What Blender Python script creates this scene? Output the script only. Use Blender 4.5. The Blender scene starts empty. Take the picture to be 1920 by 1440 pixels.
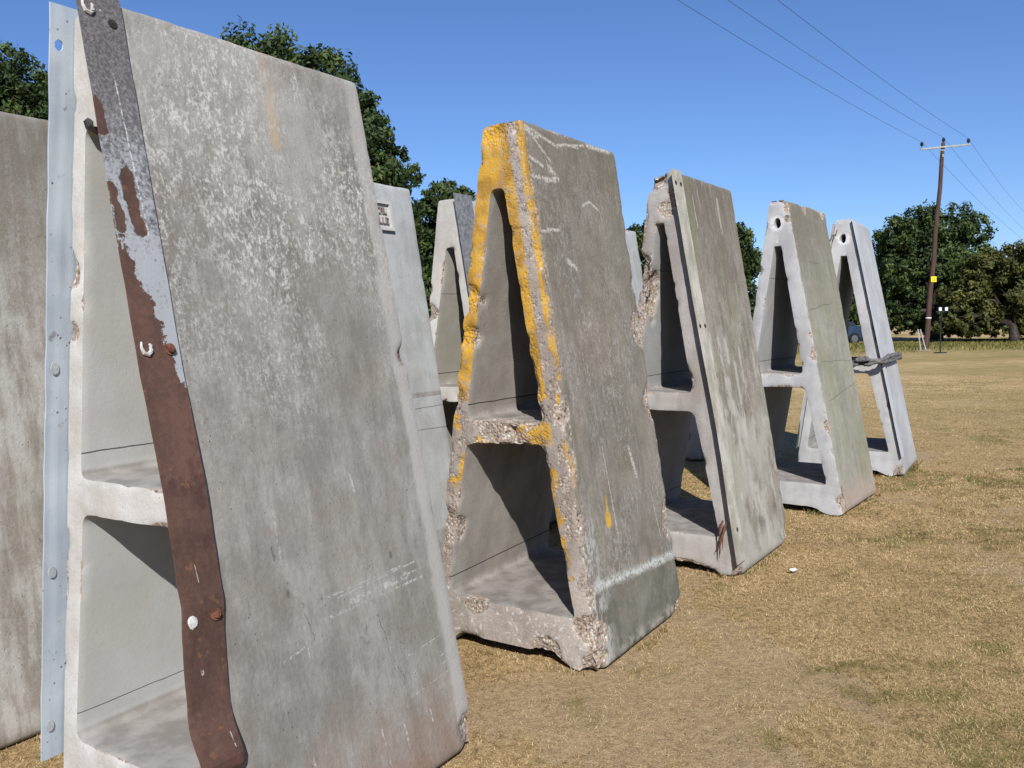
import bpy, math, random
import numpy as np
from mathutils import Vector, Matrix, noise
from mathutils.geometry import delaunay_2d_cdt

scene = bpy.context.scene
col = scene.collection
rad = math.radians

# ------------------------------------------------------------------ camera
cam_d = bpy.data.cameras.new('camera')
cam = bpy.data.objects.new('camera', cam_d)
col.objects.link(cam)
cam_d.sensor_width = 36.0
cam_d.lens = 29.45
cam_d.clip_start = 0.05
cam_d.clip_end = 3000
cam.matrix_world = (Matrix.Translation((0, 0, 1.6)) @ Matrix.Rotation(rad(90 - 4.034), 4, 'X')
                    @ Matrix.Rotation(rad(-1.512), 4, 'Z'))
scene.camera = cam
scene.render.resolution_x = 1024
scene.render.resolution_y = 768

# ------------------------------------------------------------------ light
SUN_EL = 38.0
SUN_DIR = Vector((0.087, -0.996, 0)).normalized() * math.cos(rad(SUN_EL)) + Vector((0, 0, math.sin(rad(SUN_EL))))
w = bpy.data.worlds.new('World')
scene.world = w
w.use_nodes = True
wn = w.node_tree
wn.nodes.clear()
sky = wn.nodes.new('ShaderNodeTexSky')
sky.sky_type = 'NISHITA'
sky.sun_disc = False
sky.sun_elevation = rad(SUN_EL)
sky.sun_rotation = math.atan2(SUN_DIR.x, SUN_DIR.y)
sky.altitude = 0
sky.air_density = 1.0
sky.dust_density = 0.15
sky.ozone_density = 3.0
hs = wn.nodes.new('ShaderNodeMix'); hs.data_type = 'RGBA'; hs.blend_type = 'MULTIPLY'
hs.inputs['Factor'].default_value = 1.0
hs.inputs[7].default_value = (.62, .78, 1.08, 1)
bg = wn.nodes.new('ShaderNodeBackground')
bg.inputs['Strength'].default_value = 0.086
wo = wn.nodes.new('ShaderNodeOutputWorld')
wn.links.new(sky.outputs[0], hs.inputs[6])
wn.links.new(hs.outputs[2], bg.inputs[0])
wn.links.new(bg.outputs[0], wo.inputs[0])

sun_d = bpy.data.lights.new('sun', 'SUN')
sun_d.energy = 4.9
sun_d.angle = rad(0.53)
sun_d.color = (1.0, 0.985, 0.96)
sun = bpy.data.objects.new('sun', sun_d)
sun.rotation_euler = SUN_DIR.to_track_quat('Z', 'Y').to_euler()
col.objects.link(sun)

scene.view_settings.view_transform = 'Standard'
scene.view_settings.look = 'None'
scene.view_settings.gamma = 1
scene.view_settings.use_curve_mapping = False
scene.view_settings.exposure = 0.45

# ------------------------------------------------------------------ helpers
def sr(r, g, b):
    f = lambda c: (c / 255 / 12.92) if c / 255 <= 0.04045 else ((c / 255 + 0.055) / 1.055) ** 2.4
    return (f(r), f(g), f(b), 1.0)

def empty(name, loc=(0, 0, 0), rz=0.0, label=None, cat=None, group=None):
    o = bpy.data.objects.new(name, None)
    o.location = loc
    o.rotation_euler = (0, 0, rz)
    o.empty_display_size = 0.2
    col.objects.link(o)
    tag(o, label, cat, group)
    return o

def tag(o, label=None, cat=None, group=None, kind=None):
    if label: o['label'] = label
    if cat: o['category'] = cat
    if group: o['group'] = group
    if kind: o['kind'] = kind
    return o

def mesh_obj(name, verts, faces, mats, parent=None, smooth=False, mi=None, attrs=None):
    me = bpy.data.meshes.new(name)
    verts = np.asarray(verts, dtype=np.float32)
    if isinstance(faces, np.ndarray):
        k = faces.shape[1]
        me.vertices.add(len(verts)); me.vertices.foreach_set('co', verts.ravel())
        me.loops.add(faces.size); me.loops.foreach_set('vertex_index', faces.ravel().astype(np.int32))
        me.polygons.add(len(faces))
        me.polygons.foreach_set('loop_start', np.arange(0, faces.size, k, dtype=np.int32))
    else:
        me.from_pydata([tuple(v) for v in verts], [], faces)
    me.update(calc_edges=True)
    for m in (mats if isinstance(mats, (list, tuple)) else [mats]):
        me.materials.append(m)
    if mi is not None:
        me.polygons.foreach_set('material_index', np.asarray(mi, dtype=np.int32))
    if smooth:
        me.polygons.foreach_set('use_smooth', np.ones(len(me.polygons), dtype=bool))
    for k_, a in (attrs or {}).items():
        at = me.attributes.new(k_, 'FLOAT', 'POINT')
        at.data.foreach_set('value', np.asarray(a, dtype=np.float32))
    o = bpy.data.objects.new(name, me)
    col.objects.link(o)
    if parent is not None:
        o.parent = parent
    return o

class Geo:
    """collects simple solids for one mesh object"""
    def __init__(s): s.v = []; s.f = []
    def box(s, c, d, rot=None):
        b = len(s.v)
        for z in (-.5, .5):
            for x, y in ((-.5, -.5), (.5, -.5), (.5, .5), (-.5, .5)):
                p = Vector((x * d[0], y * d[1], z * d[2]))
                if rot is not None: p = rot @ p
                s.v.append(tuple(p + Vector(c)))
        s.f += [tuple(b + i for i in q) for q in ((0, 3, 2, 1), (4, 5, 6, 7), (0, 1, 5, 4), (1, 2, 6, 5), (2, 3, 7, 6), (3, 0, 4, 7))]
        return s
    def tube(s, pts, r, n=10, cap=True, jit=0.0, seed=0):
        rnd = random.Random(seed)
        rr = r if isinstance(r, (list, tuple)) else [r] * len(pts)
        pts = [Vector(p) for p in pts]
        b0 = len(s.v)
        up = Vector((0.13, 0.31, 1)).normalized()
        for i, p in enumerate(pts):
            d = (pts[min(i + 1, len(pts) - 1)] - pts[max(i - 1, 0)]).normalized()
            a = d.cross(up if abs(d.dot(up)) < .95 else Vector((1, 0, 0))).normalized()
            c = d.cross(a).normalized()
            for k in range(n):
                t = 2 * math.pi * k / n
                q = rr[i] * (1 + rnd.uniform(-jit, jit))
                s.v.append(tuple(p + a * math.cos(t) * q + c * math.sin(t) * q))
        for i in range(len(pts) - 1):
            for k in range(n):
                k2 = (k + 1) % n
                s.f.append((b0 + i * n + k, b0 + i * n + k2, b0 + (i + 1) * n + k2, b0 + (i + 1) * n + k))
        if cap:
            s.f.append(tuple(b0 + k for k in range(n))[::-1])
            s.f.append(tuple(b0 + (len(pts) - 1) * n + k for k in range(n)))
        return s
    def build(s, name, mat, parent=None, smooth=False):
        return mesh_obj(name, s.v, s.f, mat, parent, smooth)

# ---- shader expression helper
class V:
    def __init__(s, nb, sock): s.nb, s.s = nb, sock
    def _m(s, op, o, rev=False, clamp=False):
        a, b = (o, s) if rev else (s, o)
        return s.nb.math(op, a, b, clamp)
    def __add__(s, o): return s._m('ADD', o)
    def __radd__(s, o): return s._m('ADD', o)
    def __sub__(s, o): return s._m('SUBTRACT', o)
    def __rsub__(s, o): return s._m('SUBTRACT', o, True)
    def __mul__(s, o): return s._m('MULTIPLY', o)
    def __rmul__(s, o): return s._m('MULTIPLY', o)
    def max(s, o): return s._m('MAXIMUM', o)
    def min(s, o): return s._m('MINIMUM', o)
    def abs(s): return s._m('ABSOLUTE', 0.0)
    def sm(s, lo, hi): return s.nb.smooth(s, lo, hi)      # 0 below lo, 1 above hi

class NB:
    def __init__(s, name):
        s.m = bpy.data.materials.new(name)
        s.m.use_nodes = True
        s.t = s.m.node_tree
        s.t.nodes.clear()
        s.out = s.t.nodes.new('ShaderNodeOutputMaterial')
        s.b = s.t.nodes.new('ShaderNodeBsdfPrincipled')
        s.t.links.new(s.b.outputs[0], s.out.inputs[0])
        tc = s.t.nodes.new('ShaderNodeTexCoord')
        s.obj = tc.outputs['Object']
        sp = s.t.nodes.new('ShaderNodeSeparateXYZ')
        s.t.links.new(s.obj, sp.inputs[0])
        s.x, s.y, s.z = (V(s, sp.outputs[i]) for i in range(3))
    def put(s, inp, val):
        if isinstance(val, V): s.t.links.new(val.s, inp)
        elif isinstance(val, bpy.types.NodeSocket): s.t.links.new(val, inp)
        else: inp.default_value = val
    def math(s, op, a, b, clamp=False):
        n = s.t.nodes.new('ShaderNodeMath'); n.operation = op; n.use_clamp = clamp
        s.put(n.inputs[0], a)
        if b is not None: s.put(n.inputs[1], b)
        return V(s, n.outputs[0])
    def smooth(s, a, lo, hi):
        n = s.t.nodes.new('ShaderNodeMapRange'); n.interpolation_type = 'SMOOTHSTEP'
        inv = lo > hi
        if inv: lo, hi = hi, lo
        s.put(n.inputs['Value'], a); n.inputs['From Min'].default_value = lo; n.inputs['From Max'].default_value = hi
        if inv: n.inputs['To Min'].default_value = 1.0; n.inputs['To Max'].default_value = 0.0
        return V(s, n.outputs[0])
    def vec(s, x, y, z):
        n = s.t.nodes.new('ShaderNodeCombineXYZ')
        for i, a in enumerate((x, y, z)): s.put(n.inputs[i], a)
        return n.outputs[0]
    def noise(s, scale, detail=4, rough=.55, vec=None, off=0.0, dist=0.0, stretch=None):
        if vec is None: vec = s.obj
        if stretch is not None or off:
            mp = s.t.nodes.new('ShaderNodeMapping')
            s.t.links.new(vec, mp.inputs[0])
            if stretch is not None: mp.inputs['Scale'].default_value = stretch
            mp.inputs['Location'].default_value = (off, off * 1.7, off * .6)
            vec = mp.outputs[0]
        n = s.t.nodes.new('ShaderNodeTexNoise')
        s.t.links.new(vec, n.inputs['Vector'])
        n.inputs['Scale'].default_value = scale; n.inputs['Detail'].default_value = detail
        n.inputs['Roughness'].default_value = rough; n.inputs['Distortion'].default_value = dist
        return V(s, n.outputs[0])
    def voro(s, scale, feature='F1', out='Distance', rnd=1.0):
        n = s.t.nodes.new('ShaderNodeTexVoronoi'); n.feature = feature
        s.t.links.new(s.obj, n.inputs['Vector']); n.inputs['Scale'].default_value = scale
        n.inputs['Randomness'].default_value = rnd
        return V(s, n.outputs[out])
    def attr(s, name):
        n = s.t.nodes.new('ShaderNodeAttribute'); n.attribute_name = name
        return V(s, n.outputs['Fac'])
    def mix(s, a, b, f):
        n = s.t.nodes.new('ShaderNodeMix'); n.data_type = 'RGBA'
        s.put(n.inputs['Factor'], f); s.put(n.inputs[6], a); s.put(n.inputs[7], b)
        return V(s, n.outputs[2])
    def ramp(s, f, stops):
        n = s.t.nodes.new('ShaderNodeValToRGB'); cr = n.color_ramp
        while len(cr.elements) < len(stops): cr.elements.new(.5)
        for e, (p, c) in zip(cr.elements, stops): e.position = p; e.color = c
        s.put(n.inputs[0], f)
        return V(s, n.outputs[0])
    def scale_col(s, c, f):
        n = s.t.nodes.new('ShaderNodeVectorMath'); n.operation = 'SCALE'
        s.put(n.inputs[0], c); s.put(n.inputs['Scale'], f)
        return V(s, n.outputs[0])
    def seg(s, p, q, a, b, wd, soft=.5, br=None):
        """mask of a stroke from a to b in the (p, q) plane"""
        dx, dy = b[0] - a[0], b[1] - a[1]; L2 = dx * dx + dy * dy
        t = ((p - a[0]) * (dx / L2) + (q - a[1]) * (dy / L2)).max(0.0).min(1.0)
        ex = p - a[0] - t * dx; ey = q - a[1] - t * dy
        d = s.math('SQRT', ex * ex + ey * ey, None)
        m = s.smooth(d, wd * (1 + soft), wd * (1 - soft))
        return m * br if br is not None else m
    def bump(s, h, dist=.01, strength=1.0):
        n = s.t.nodes.new('ShaderNodeBump'); n.inputs['Distance'].default_value = dist
        n.inputs['Strength'].default_value = strength
        s.put(n.inputs['Height'], h); s.t.links.new(n.outputs[0], s.b.inputs['Normal'])
    def done(s, color, rough=.9, metal=0.0, spec=.3, alb=.78):
        if alb != 1: color = s.scale_col(color, alb)
        s.put(s.b.inputs['Base Color'], color); s.put(s.b.inputs['Roughness'], rough)
        s.put(s.b.inputs['Metallic'], metal); s.put(s.b.inputs['Specular IOR Level'], spec)
        return s.m

def concrete(name, dark, light, big=2.2, bal=(.38, .62), speck=0.0, speck_z=None, streak=.25, moss=0.0, moss_col=(110, 118, 78),
             top_dark=0.0, rough=.88, pits=.5, aggr=1.0, low=0.0, off=0.0, marks=None, grain=.12, bumpd=.004, rain=0.0):
    n = NB(name)
    big_n = n.noise(big, 6, .6, off=off)
    mid = n.noise(9, 5, .6, off=off + 3)
    fine = n.noise(70, 4, .65, off=off)
    st = n.noise(1.0, 5, .6, off=off + 5, stretch=(14, 14, .8))
    f = (big_n * .55 + mid * .3 + (st - .5) * streak + .075).sm(*bal)
    c = n.mix(sr(*dark), sr(*light), f)
    blot = n.noise(3.1, 5, .62, off=off + 21).sm(.47, .68)
    c = n.mix(c, sr(dark[0] + 2, dark[1] - 5, dark[2] - 13), blot * .35)
    if speck:
        rg = n.noise(2.4, 4, .6, off=off + 9).sm(.35, .62)
        if speck_z: rg = rg * n.z.sm(*speck_z)
        sk = (n.noise(85, 6, .74, off=off + 2, stretch=(1, 1, .7)) * .6 + n.noise(30, 6, .7, off=off + 4, stretch=(1, 1, .6)) * .4).sm(.485, .575)
        c = n.mix(c, sr(212, 209, 201), sk * rg * speck)
        dk = (n.noise(75, 6, .76, off=off + 14, stretch=(1, 1, .6)) * .5 + n.noise(24, 6, .7, off=off + 16, stretch=(1, 1, .5)) * .5).sm(.50, .60)
        c = n.mix(c, sr(104, 98, 86), dk * rg * (speck * .75))
    if moss:
        mm = n.noise(1.6, 5, .6, off=off + 11, stretch=(2, 2, .8)).sm(.45, .66)
        c = n.mix(c, sr(*moss_col), mm * moss)
    if top_dark:
        tt = (n.z + (st - .5) * 1.6).sm(1.5, 2.5)
        c = n.mix(c, sr(108, 99, 84), tt * top_dark)
    if low:
        tt = (n.z + (mid - .5) * .5).sm(.42, .02)
        c = n.mix(c, sr(150, 122, 100), tt * low)
    if rain:
        r1 = n.noise(1.0, 6, .72, off=off + 61, stretch=(70, 70, 2.0)); r2 = n.noise(1.0, 5, .7, off=off + 67, stretch=(26, 26, .7))
        c = n.mix(c, sr(84, 76, 64), (r1 * .6 + r2 * .4).sm(.52, .66) * rain)
        c = n.mix(c, sr(206, 200, 184), (r1 * .6 + r2 * .4).sm(.47, .36) * rain * .7)
        gsp = n.noise(150, 5, .8, off=off + 71).sm(.56, .68)
        c = n.mix(c, sr(84, 80, 72), gsp * rain * .7)
    c = n.scale_col(c, fine * (grain * 2) + (1.0 - grain))
    # pin holes
    pv = n.voro(55); pc = n.voro(55, out='Color')
    sel = n.noise(17, 2, off=off).sm(.55, .62)
    pit = pv.sm(.16, .08) * sel * pits
    c = n.mix(c, sr(62, 58, 52), pit)
    if marks: c = marks(n, c, fine, mid) or c
    # broken arrises expose the aggregate
    chip = n.attr('chip')
    ag = (chip + (mid - .5) * .5 + (fine - .5) * .35).sm(.32, .5) * aggr
    if hasattr(n, 'extra_aggr'): ag = ag.max(n.extra_aggr)
    av = n.voro(68, out='Color'); ad = n.voro(68)
    sep = n.t.nodes.new('ShaderNodeSeparateXYZ'); n.put(sep.inputs[0], av)
    acol = n.ramp(V(n, sep.outputs[0]), [(0, sr(92, 78, 66)), (.3, sr(196, 176, 154)), (.52, sr(140, 114, 96)), (.78, sr(224, 210, 192)), (1, sr(104, 96, 88))])
    acol = n.mix(acol, sr(160, 144, 130), ad.sm(.42, .62))
    bv = n.voro(31, out='Color'); bd_ = n.voro(31); sp2 = n.t.nodes.new('ShaderNodeSeparateXYZ'); n.put(sp2.inputs[0], bv)
    big_st = bd_.sm(.34, .28) * V(n, sp2.outputs[1]).sm(.62, .66)
    acol = n.mix(acol, n.ramp(V(n, sp2.outputs[0]), [(0, sr(96, 86, 78)), (.5, sr(168, 148, 128)), (1, sr(206, 192, 174))]), big_st)
    acol = n.mix(acol, sr(214, 204, 192), n.noise(33, 4, .7, off=off + 1).sm(.54, .64) * .7)
    c = n.mix(c, acol, ag)
    if getattr(n, 'paint', None) is not None:
        c = n.mix(c, n.paint_col, n.paint)
    h = fine * .5 + mid * .16 - pit * 1.2 - ad * ag * 1.1 + sk_h(n, off)
    if getattr(n, 'bump_extra', None) is not None: h = h + n.bump_extra
    n.bump(h, bumpd, .9)
    return n.done(c, rough, 0, .25, .70)

def sk_h(n, off):
    return n.noise(190, 3, .6, off=off) * .12

# ------------------------------------------------------------------ the concrete barriers
def arc(cx, cz, r, a0, a1, n=5):
    return [(cx + r * math.cos(rad(a0 + (a1 - a0) * i / n)), cz + r * math.sin(rad(a0 + (a1 - a0) * i / n))) for i in range(n + 1)]

def round_poly(pts, radii, n=5):
    out = []
    N = len(pts)
    for i in range(N):
        p = Vector(pts[i]); a = Vector(pts[i - 1]); b = Vector(pts[(i + 1) % N]); r = radii[i]
        if r <= 0: out.append(tuple(p)); continue
        da = (a - p).normalized(); db = (b - p).normalized()
        ang = da.angle(db); t = min(r / math.tan(ang / 2), (a - p).length * .45, (b - p).length * .45)
        s_, e_ = p + da * t, p + db * t
        for k in range(n + 1):
            f = k / n
            out.append(tuple((1 - f) ** 2 * s_ + 2 * f * (1 - f) * p + f * f * e_))
    return out

def resample(poly, g):
    out = []
    N = len(poly)
    for i in range(N):
        a = Vector(poly[i]); b = Vector(poly[(i + 1) % N]); L = (b - a).length
        k = max(1, int(round(L / g)))
        for j in range(k): out.append(tuple(a.lerp(b, j / k)))
    return out

def pip(px, pz, poly):
    P = np.asarray(poly); x, y = P[:, 0], P[:, 1]; x2, y2 = np.roll(x, -1), np.roll(y, -1)
    ins = np.zeros(len(px), bool)
    for a, b, c, d in zip(x, y, x2, y2):
        if b == d: continue
        cond = ((b > pz) != (d > pz)) & (px < (c - a) * (pz - b) / (d - b) + a)
        ins ^= cond
    return ins

def seg_dist(pu, pz, poly):
    P = np.asarray(poly); Q = np.roll(P, -1, axis=0)
    best = np.full(len(pu), 9.0)
    for (ax, az), (bx, bz) in zip(P, Q):
        dx, dz = bx - ax, bz - az; L = dx * dx + dz * dz + 1e-12
        t = np.clip(((pu - ax) * dx + (pz - az) * dz) / L, 0, 1)
        d = np.hypot(pu - ax - t * dx, pz - az - t * dz)
        best = np.minimum(best, d)
    return best

def make_body(W, T, H, D, S, g, seed, mats, root, peak='round', tip=2.2, shift=0.0, chips=(), wear=1.0, hole=False, notch=True):
    """A-shaped frame extruded along local y (front face at y = 0)"""
    rnd = random.Random(seed)
    tl, tr = S - T / 2, S + T / 2
    def xr(z): return W / 2 + (tr - W / 2) * z / H
    def xl(z): return -W / 2 + (tl + W / 2) * z / H
    if notch:
        outer = [(-W / 2 + .005, 0), (-W / 2 + .13, 0), (-W / 2 + .19, .055), (W / 2 - .26, .05), (W / 2 - .17, .012), (W / 2 - .13, 0), (W / 2, 0), (tr, H), (tl, H)]
        orr = [.03, .02, .03, .03, .02, .0, .05, .02, .03]
    else:
        outer = [(-W / 2, 0), (W / 2, 0), (tr, H), (tl, H)]; orr = [.03, .04, .02, .03]
    th = .118
    c_ = lambda z: S * z / H
    u0 = [(xl(1.145) + .085, 1.145), (xr(1.145) - .125, 1.145), (c_(tip) + .027 + shift, tip), (c_(tip) - .027 + shift, tip)]
    if peak == 'round': u0[2] = (c_(tip) + .034 + shift, tip - .01); u0[3] = (c_(tip) - .034 + shift, tip - .01)
    up = round_poly(u0, [.028, .028, .03 if peak == 'round' else .008, .03 if peak == 'round' else .008], 4)
    lo = round_poly([(xl(.245) + .085, .245), (xr(.245) - .10, .245), (xr(1.02) - .135, 1.025), (xl(1.02) + .10, 1.025)], [.032, .02, .055, .045], 4)
    holes = [up, lo]
    if hole:
        hx = S * 2.37 / H - .006
        holes.append([(hx + .024 * math.cos(2 * math.pi * i / 12), 2.372 + .042 * math.sin(2 * math.pi * i / 12)) for i in range(12)])
    outer = resample(round_poly(outer, orr, 4), g)
    holes = [resample(h, g if i < 2 else .012) for i, h in enumerate(holes)]
    loops = [outer] + holes
    vs, es = [], []
    for lp in loops:
        b = len(vs); vs += [Vector(p) for p in lp]; es += [(b + i, b + (i + 1) % len(lp)) for i in range(len(lp))]
    gx = np.arange(-W / 2, W / 2, g * 1.15); gz = np.arange(0, H, g)
    U, Z = np.meshgrid(gx, gz)
    rs = np.random.RandomState(seed)
    U = U.ravel() + rs.uniform(-.25, .25, U.size) * g; Z = Z.ravel() + rs.uniform(-.25, .25, Z.size) * g
    ok = pip(U, Z, outer)
    for h in holes: ok &= ~pip(U, Z, h)
    U, Z = U[ok], Z[ok]
    dd = np.minimum.reduce([seg_dist(U, Z, lp) for lp in loops])
    ok = dd > g * .6
    vs += [Vector((a, b)) for a, b in zip(U[ok], Z[ok])]
    r = delaunay_2d_cdt(vs, es, [], 0, 1e-6)
    pv = np.array([tuple(v) for v in r[0]]); tri = np.array([t for t in r[2] if len(t) == 3])
    cu, cz = pv[tri].mean(axis=1).T
    ok = pip(cu, cz, outer)
    for h in holes: ok &= ~pip(cu, cz, h)
    tri = tri[ok]
    a, b, c = pv[tri[:, 0]], pv[tri[:, 1]], pv[tri[:, 2]]
    flip = ((b - a)[:, 0] * (c - a)[:, 1] - (b - a)[:, 1] * (c - a)[:, 0]) < 0
    tri[flip] = tri[flip][:, ::-1]                     # ccw in (u, z): normal faces -y
    ed = {}
    for t in tri:
        for i in range(3):
            e = (int(t[i]), int(t[(i + 1) % 3])); ed[e] = 1
    bnd = [e for e in ed if (e[1], e[0]) not in ed]
    used = np.zeros(len(pv), bool); used[tri.ravel()] = True
    NF = len(pv)
    n_l = max(4, int(D / g))
    ys = np.linspace(0, D, n_l + 1)
    V_ = [np.column_stack([pv[:, 0], np.zeros(NF), pv[:, 1]]), np.column_stack([pv[:, 0], np.full(NF, D), pv[:, 1]])]
    ring = sorted({i for e in bnd for i in e}); rid = {p: k for k, p in enumerate(ring)}
    rp = pv[ring]; NR = len(ring)
    for y in ys[1:-1]:
        V_.append(np.column_stack([rp[:, 0], np.full(NR, y), rp[:, 1]]))
    V_ = np.vstack(V_)
    def vid(p, k):
        if k == 0: return p
        if k == n_l: return NF + p
        return 2 * NF + (k - 1) * NR + rid[p]
    faces = [tuple(t) for t in tri] + [tuple(int(x) + NF for x in t[::-1]) for t in tri]
    mi = [1] * (2 * len(tri))
    mids = np.array([(pv[e[0]] + pv[e[1]]) / 2 for e in bnd])
    dO = seg_dist(mids[:, 0], mids[:, 1], outer)
    dI = np.minimum.reduce([seg_dist(mids[:, 0], mids[:, 1], h) for h in holes])
    for e, o_, i_ in zip(bnd, dO, dI):
        m = 0 if o_ < i_ else 2
        for k in range(n_l):
            faces.append((vid(e[0], k), vid(e[0], k + 1), vid(e[1], k + 1), vid(e[1], k))); mi.append(m)
    # distance to the nearest arris
    u, y, z = V_.T
    dist = np.full(len(V_), 9.0)
    fb = np.minimum.reduce([seg_dist(u[:NF], z[:NF], lp) for lp in loops])
    dist[:NF] = fb; dist[NF:2 * NF] = fb
    wl = np.minimum(y[2 * NF:], D - y[2 * NF:])
    cor = np.array([(W / 2, 0), (-W / 2, 0), (tr, H), (tl, H)])
    dc = np.min(np.hypot(u[2 * NF:, None] - cor[None, :, 0], z[2 * NF:, None] - cor[None, :, 1]), axis=1)
    dist[2 * NF:] = np.minimum(wl, dc)
    rim = np.zeros(len(V_), bool); rim[ring] = True; rim[np.array(ring) + NF] = True
    dist[rim] = 0
    me = bpy.data.meshes.new('tmp'); me.from_pydata([tuple(p) for p in V_], [], faces); me.update()
    nr = np.zeros(len(V_) * 3, dtype=np.float32); me.vertices.foreach_get('normal', nr) if hasattr(me.vertices[0], 'normal') else None
    nr = nr.reshape(-1, 3); bpy.data.meshes.remove(me)
    chipv = np.zeros(len(V_)); out = V_.copy()
    so = Vector((seed * 1.37, seed * .71, seed * 2.13))
    idx = np.where(used[np.arange(len(V_)) % NF] | (np.arange(len(V_)) >= 2 * NF))[0]
    cc = [(np.array(c[0]), c[1], c[2]) for c in chips]
    for i in idx:
        p = Vector(V_[i]); d = dist[i]
        amt = .0012 * noise.noise(p * 3 + so)
        if d < .07:
            e1 = max(0, 1 - d / .016); e2 = max(0, 1 - d / .05)
            n1 = noise.noise(p * 2.6 + so); n2 = noise.noise(p * 13 + so); n3 = noise.noise(p * 37 + so)
            e3 = max(0, 1 - d / .03)
            amt += .0035 * e1 + wear * (max(0, n1 - .12) * .034 * e3 * (.5 + n2) + max(0, n2 - .20) * .020 * e3 + .0016 * n3 * e3)
            chipv[i] = min(1, max(0, wear * (max(0, n1 - .12) * 2.2 * e2 + max(0, n2 - .22) * 2.5 * e1 + .1 * e1)))
        for c0, r_, dp in cc:
            q = V_[i] - c0; dq = math.sqrt(q[0] ** 2 + q[1] ** 2 + (q[2]) ** 2) / r_
            dq += .35 * noise.noise(p * 9 + so) + .15 * noise.noise(p * 30 + so)
            if dq < 1:
                f = min(1, (1 - dq) * 2.2)
                amt += dp * f * (1 + .5 * noise.noise(p * 26 + so)) + .006 * f * noise.noise(p * 60 + so)
                chipv[i] = max(chipv[i], min(1, f * 1.4) if dp > 0.004 else 0)
        out[i] = V_[i] - nr[i] * amt
    o = mesh_obj('concrete_frame', out, faces, mats, root, True, mi, {'chip': chipv})
    o.data.set_sharp_from_angle(angle=rad(38))
    return o

# --- materials of the barriers ---
def marks_B1(n, c, fine, mid):
    v, z = n.y, n.z
    br = n.noise(90, 4, .75).sm(.44, .56) * n.noise(17, 3, .6, off=51).sm(.38, .55)
    white = sr(198, 195, 188)
    m = n.seg(v, z, (.37, .672), (.882, .680), .0045, .6, br)
    for a, b, wd in (((.50, .690), (.80, .705), .012), ((.42, .735), (.79, .745), .003), ((.46, .722), (.86, .742), .0028), ((.55, .70), (.88, .712), .0035),
                     ((.26, 1.05), (.258, .885), .005), ((.612, 1.10), (.619, 1.04), .005), ((.20, .60), (.30, .618), .003), ((.30, .64), (.305, .585), .003),
                     ((.74, .44), (.93, .452), .0018), ((.72, .30), (.93, .318), .0016), ((.90, .38), (.99, .39), .0016), ((.91, .352), (1.0, .362), .0016),
                     ((.66, .23), (.675, .10), .005), ((.80, .24), (.81, .14), .004), ((.25, .30), (.27, .13), .003), ((.55, .26), (.57, .08), .004)):
        m = m.max(n.seg(v, z, a, b, wd, .6, br))
    c = n.mix(c, white, m * .8)
    dk = n.seg(v, z, (.553, .60), (.556, .53), .011, .9, n.noise(30, 3).sm(.4, .6))
    dk = dk.max(n.seg(v, z, (.535, .575), (.56, .555), .010, .9, n.noise(30, 3).sm(.4, .6)))
    for a, b, wd in (((.267, .82), (.262, .775), .006), ((.74, .80), (.738, .765), .007), ((.23, .94), (.235, .90), .003), ((.34, .13), (.36, .11), .008)):
        dk = dk.max(n.seg(v, z, a, b, wd, .9, n.noise(30, 3).sm(.4, .6)))
    c = n.mix(c, sr(82, 80, 76), dk * .7)
    # ochre run near the top
    rs = n.seg(v + (mid - .5) * .03, z, (.560, 2.55), (.540, 2.24), .021, .9, n.noise(26, 4, .7, stretch=(1, 1, .4)).sm(.38, .56))
    c = n.mix(c, sr(186, 152, 98), rs * .7)
    rs2 = n.seg(v + (mid - .5) * .05, z, (.545, 2.3), (.50, 1.7), .035, .9, n.noise(20, 4, .7, stretch=(1, 1, .3)).sm(.42, .7))
    c = n.mix(c, sr(128, 116, 100), rs2 * .5)
    rr = n.noise(5, 4, .6, off=31).sm(.5, .7) * z.sm(.32, .05) * v.sm(.35, .6)
    c = n.mix(c, sr(150, 98, 78), rr * .55)
    # fine vertical rain streaks and a brown tint in places
    rn = n.noise(1.0, 5, .7, off=41, stretch=(60, 60, 2.2)).sm(.52, .66)
    c = n.mix(c, sr(118, 112, 102), rn * .30)
    tp = n.noise(1.3, 4, .6, off=43).sm(.45, .62) * z.sm(1.7, 2.5)
    c = n.mix(c, sr(196, 194, 186), tp * .35)
    dkb = n.noise(1.5, 5, .6, off=45).sm(.42, .6) * z.sm(1.1, 1.5) * z.sm(2.15, 1.8) * v.sm(.35, .75)
    c = n.mix(c, sr(122, 116, 106), dkb * .45)
    bt = n.noise(2.2, 5, .65, off=47).sm(.5, .68)
    c = n.mix(c, sr(136, 122, 108), bt * .35)
    cl = n.seg(v + (mid - .5) * .06, z, (.30, .75), (.34, .62), .0012, .8, fine.sm(.45, .5)).max(n.seg(v + (mid - .5) * .08, z, (.62, .62), (.70, .35), .0014, .8, fine.sm(.45, .5)))
    c = n.mix(c, sr(80, 76, 70), cl * .8)
    # paler band along the far edge
    e = (v + (mid - .5) * .05).sm(.925, .955)
    c = n.mix(c, sr(184, 180, 172), e * .65)
    return c

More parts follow.
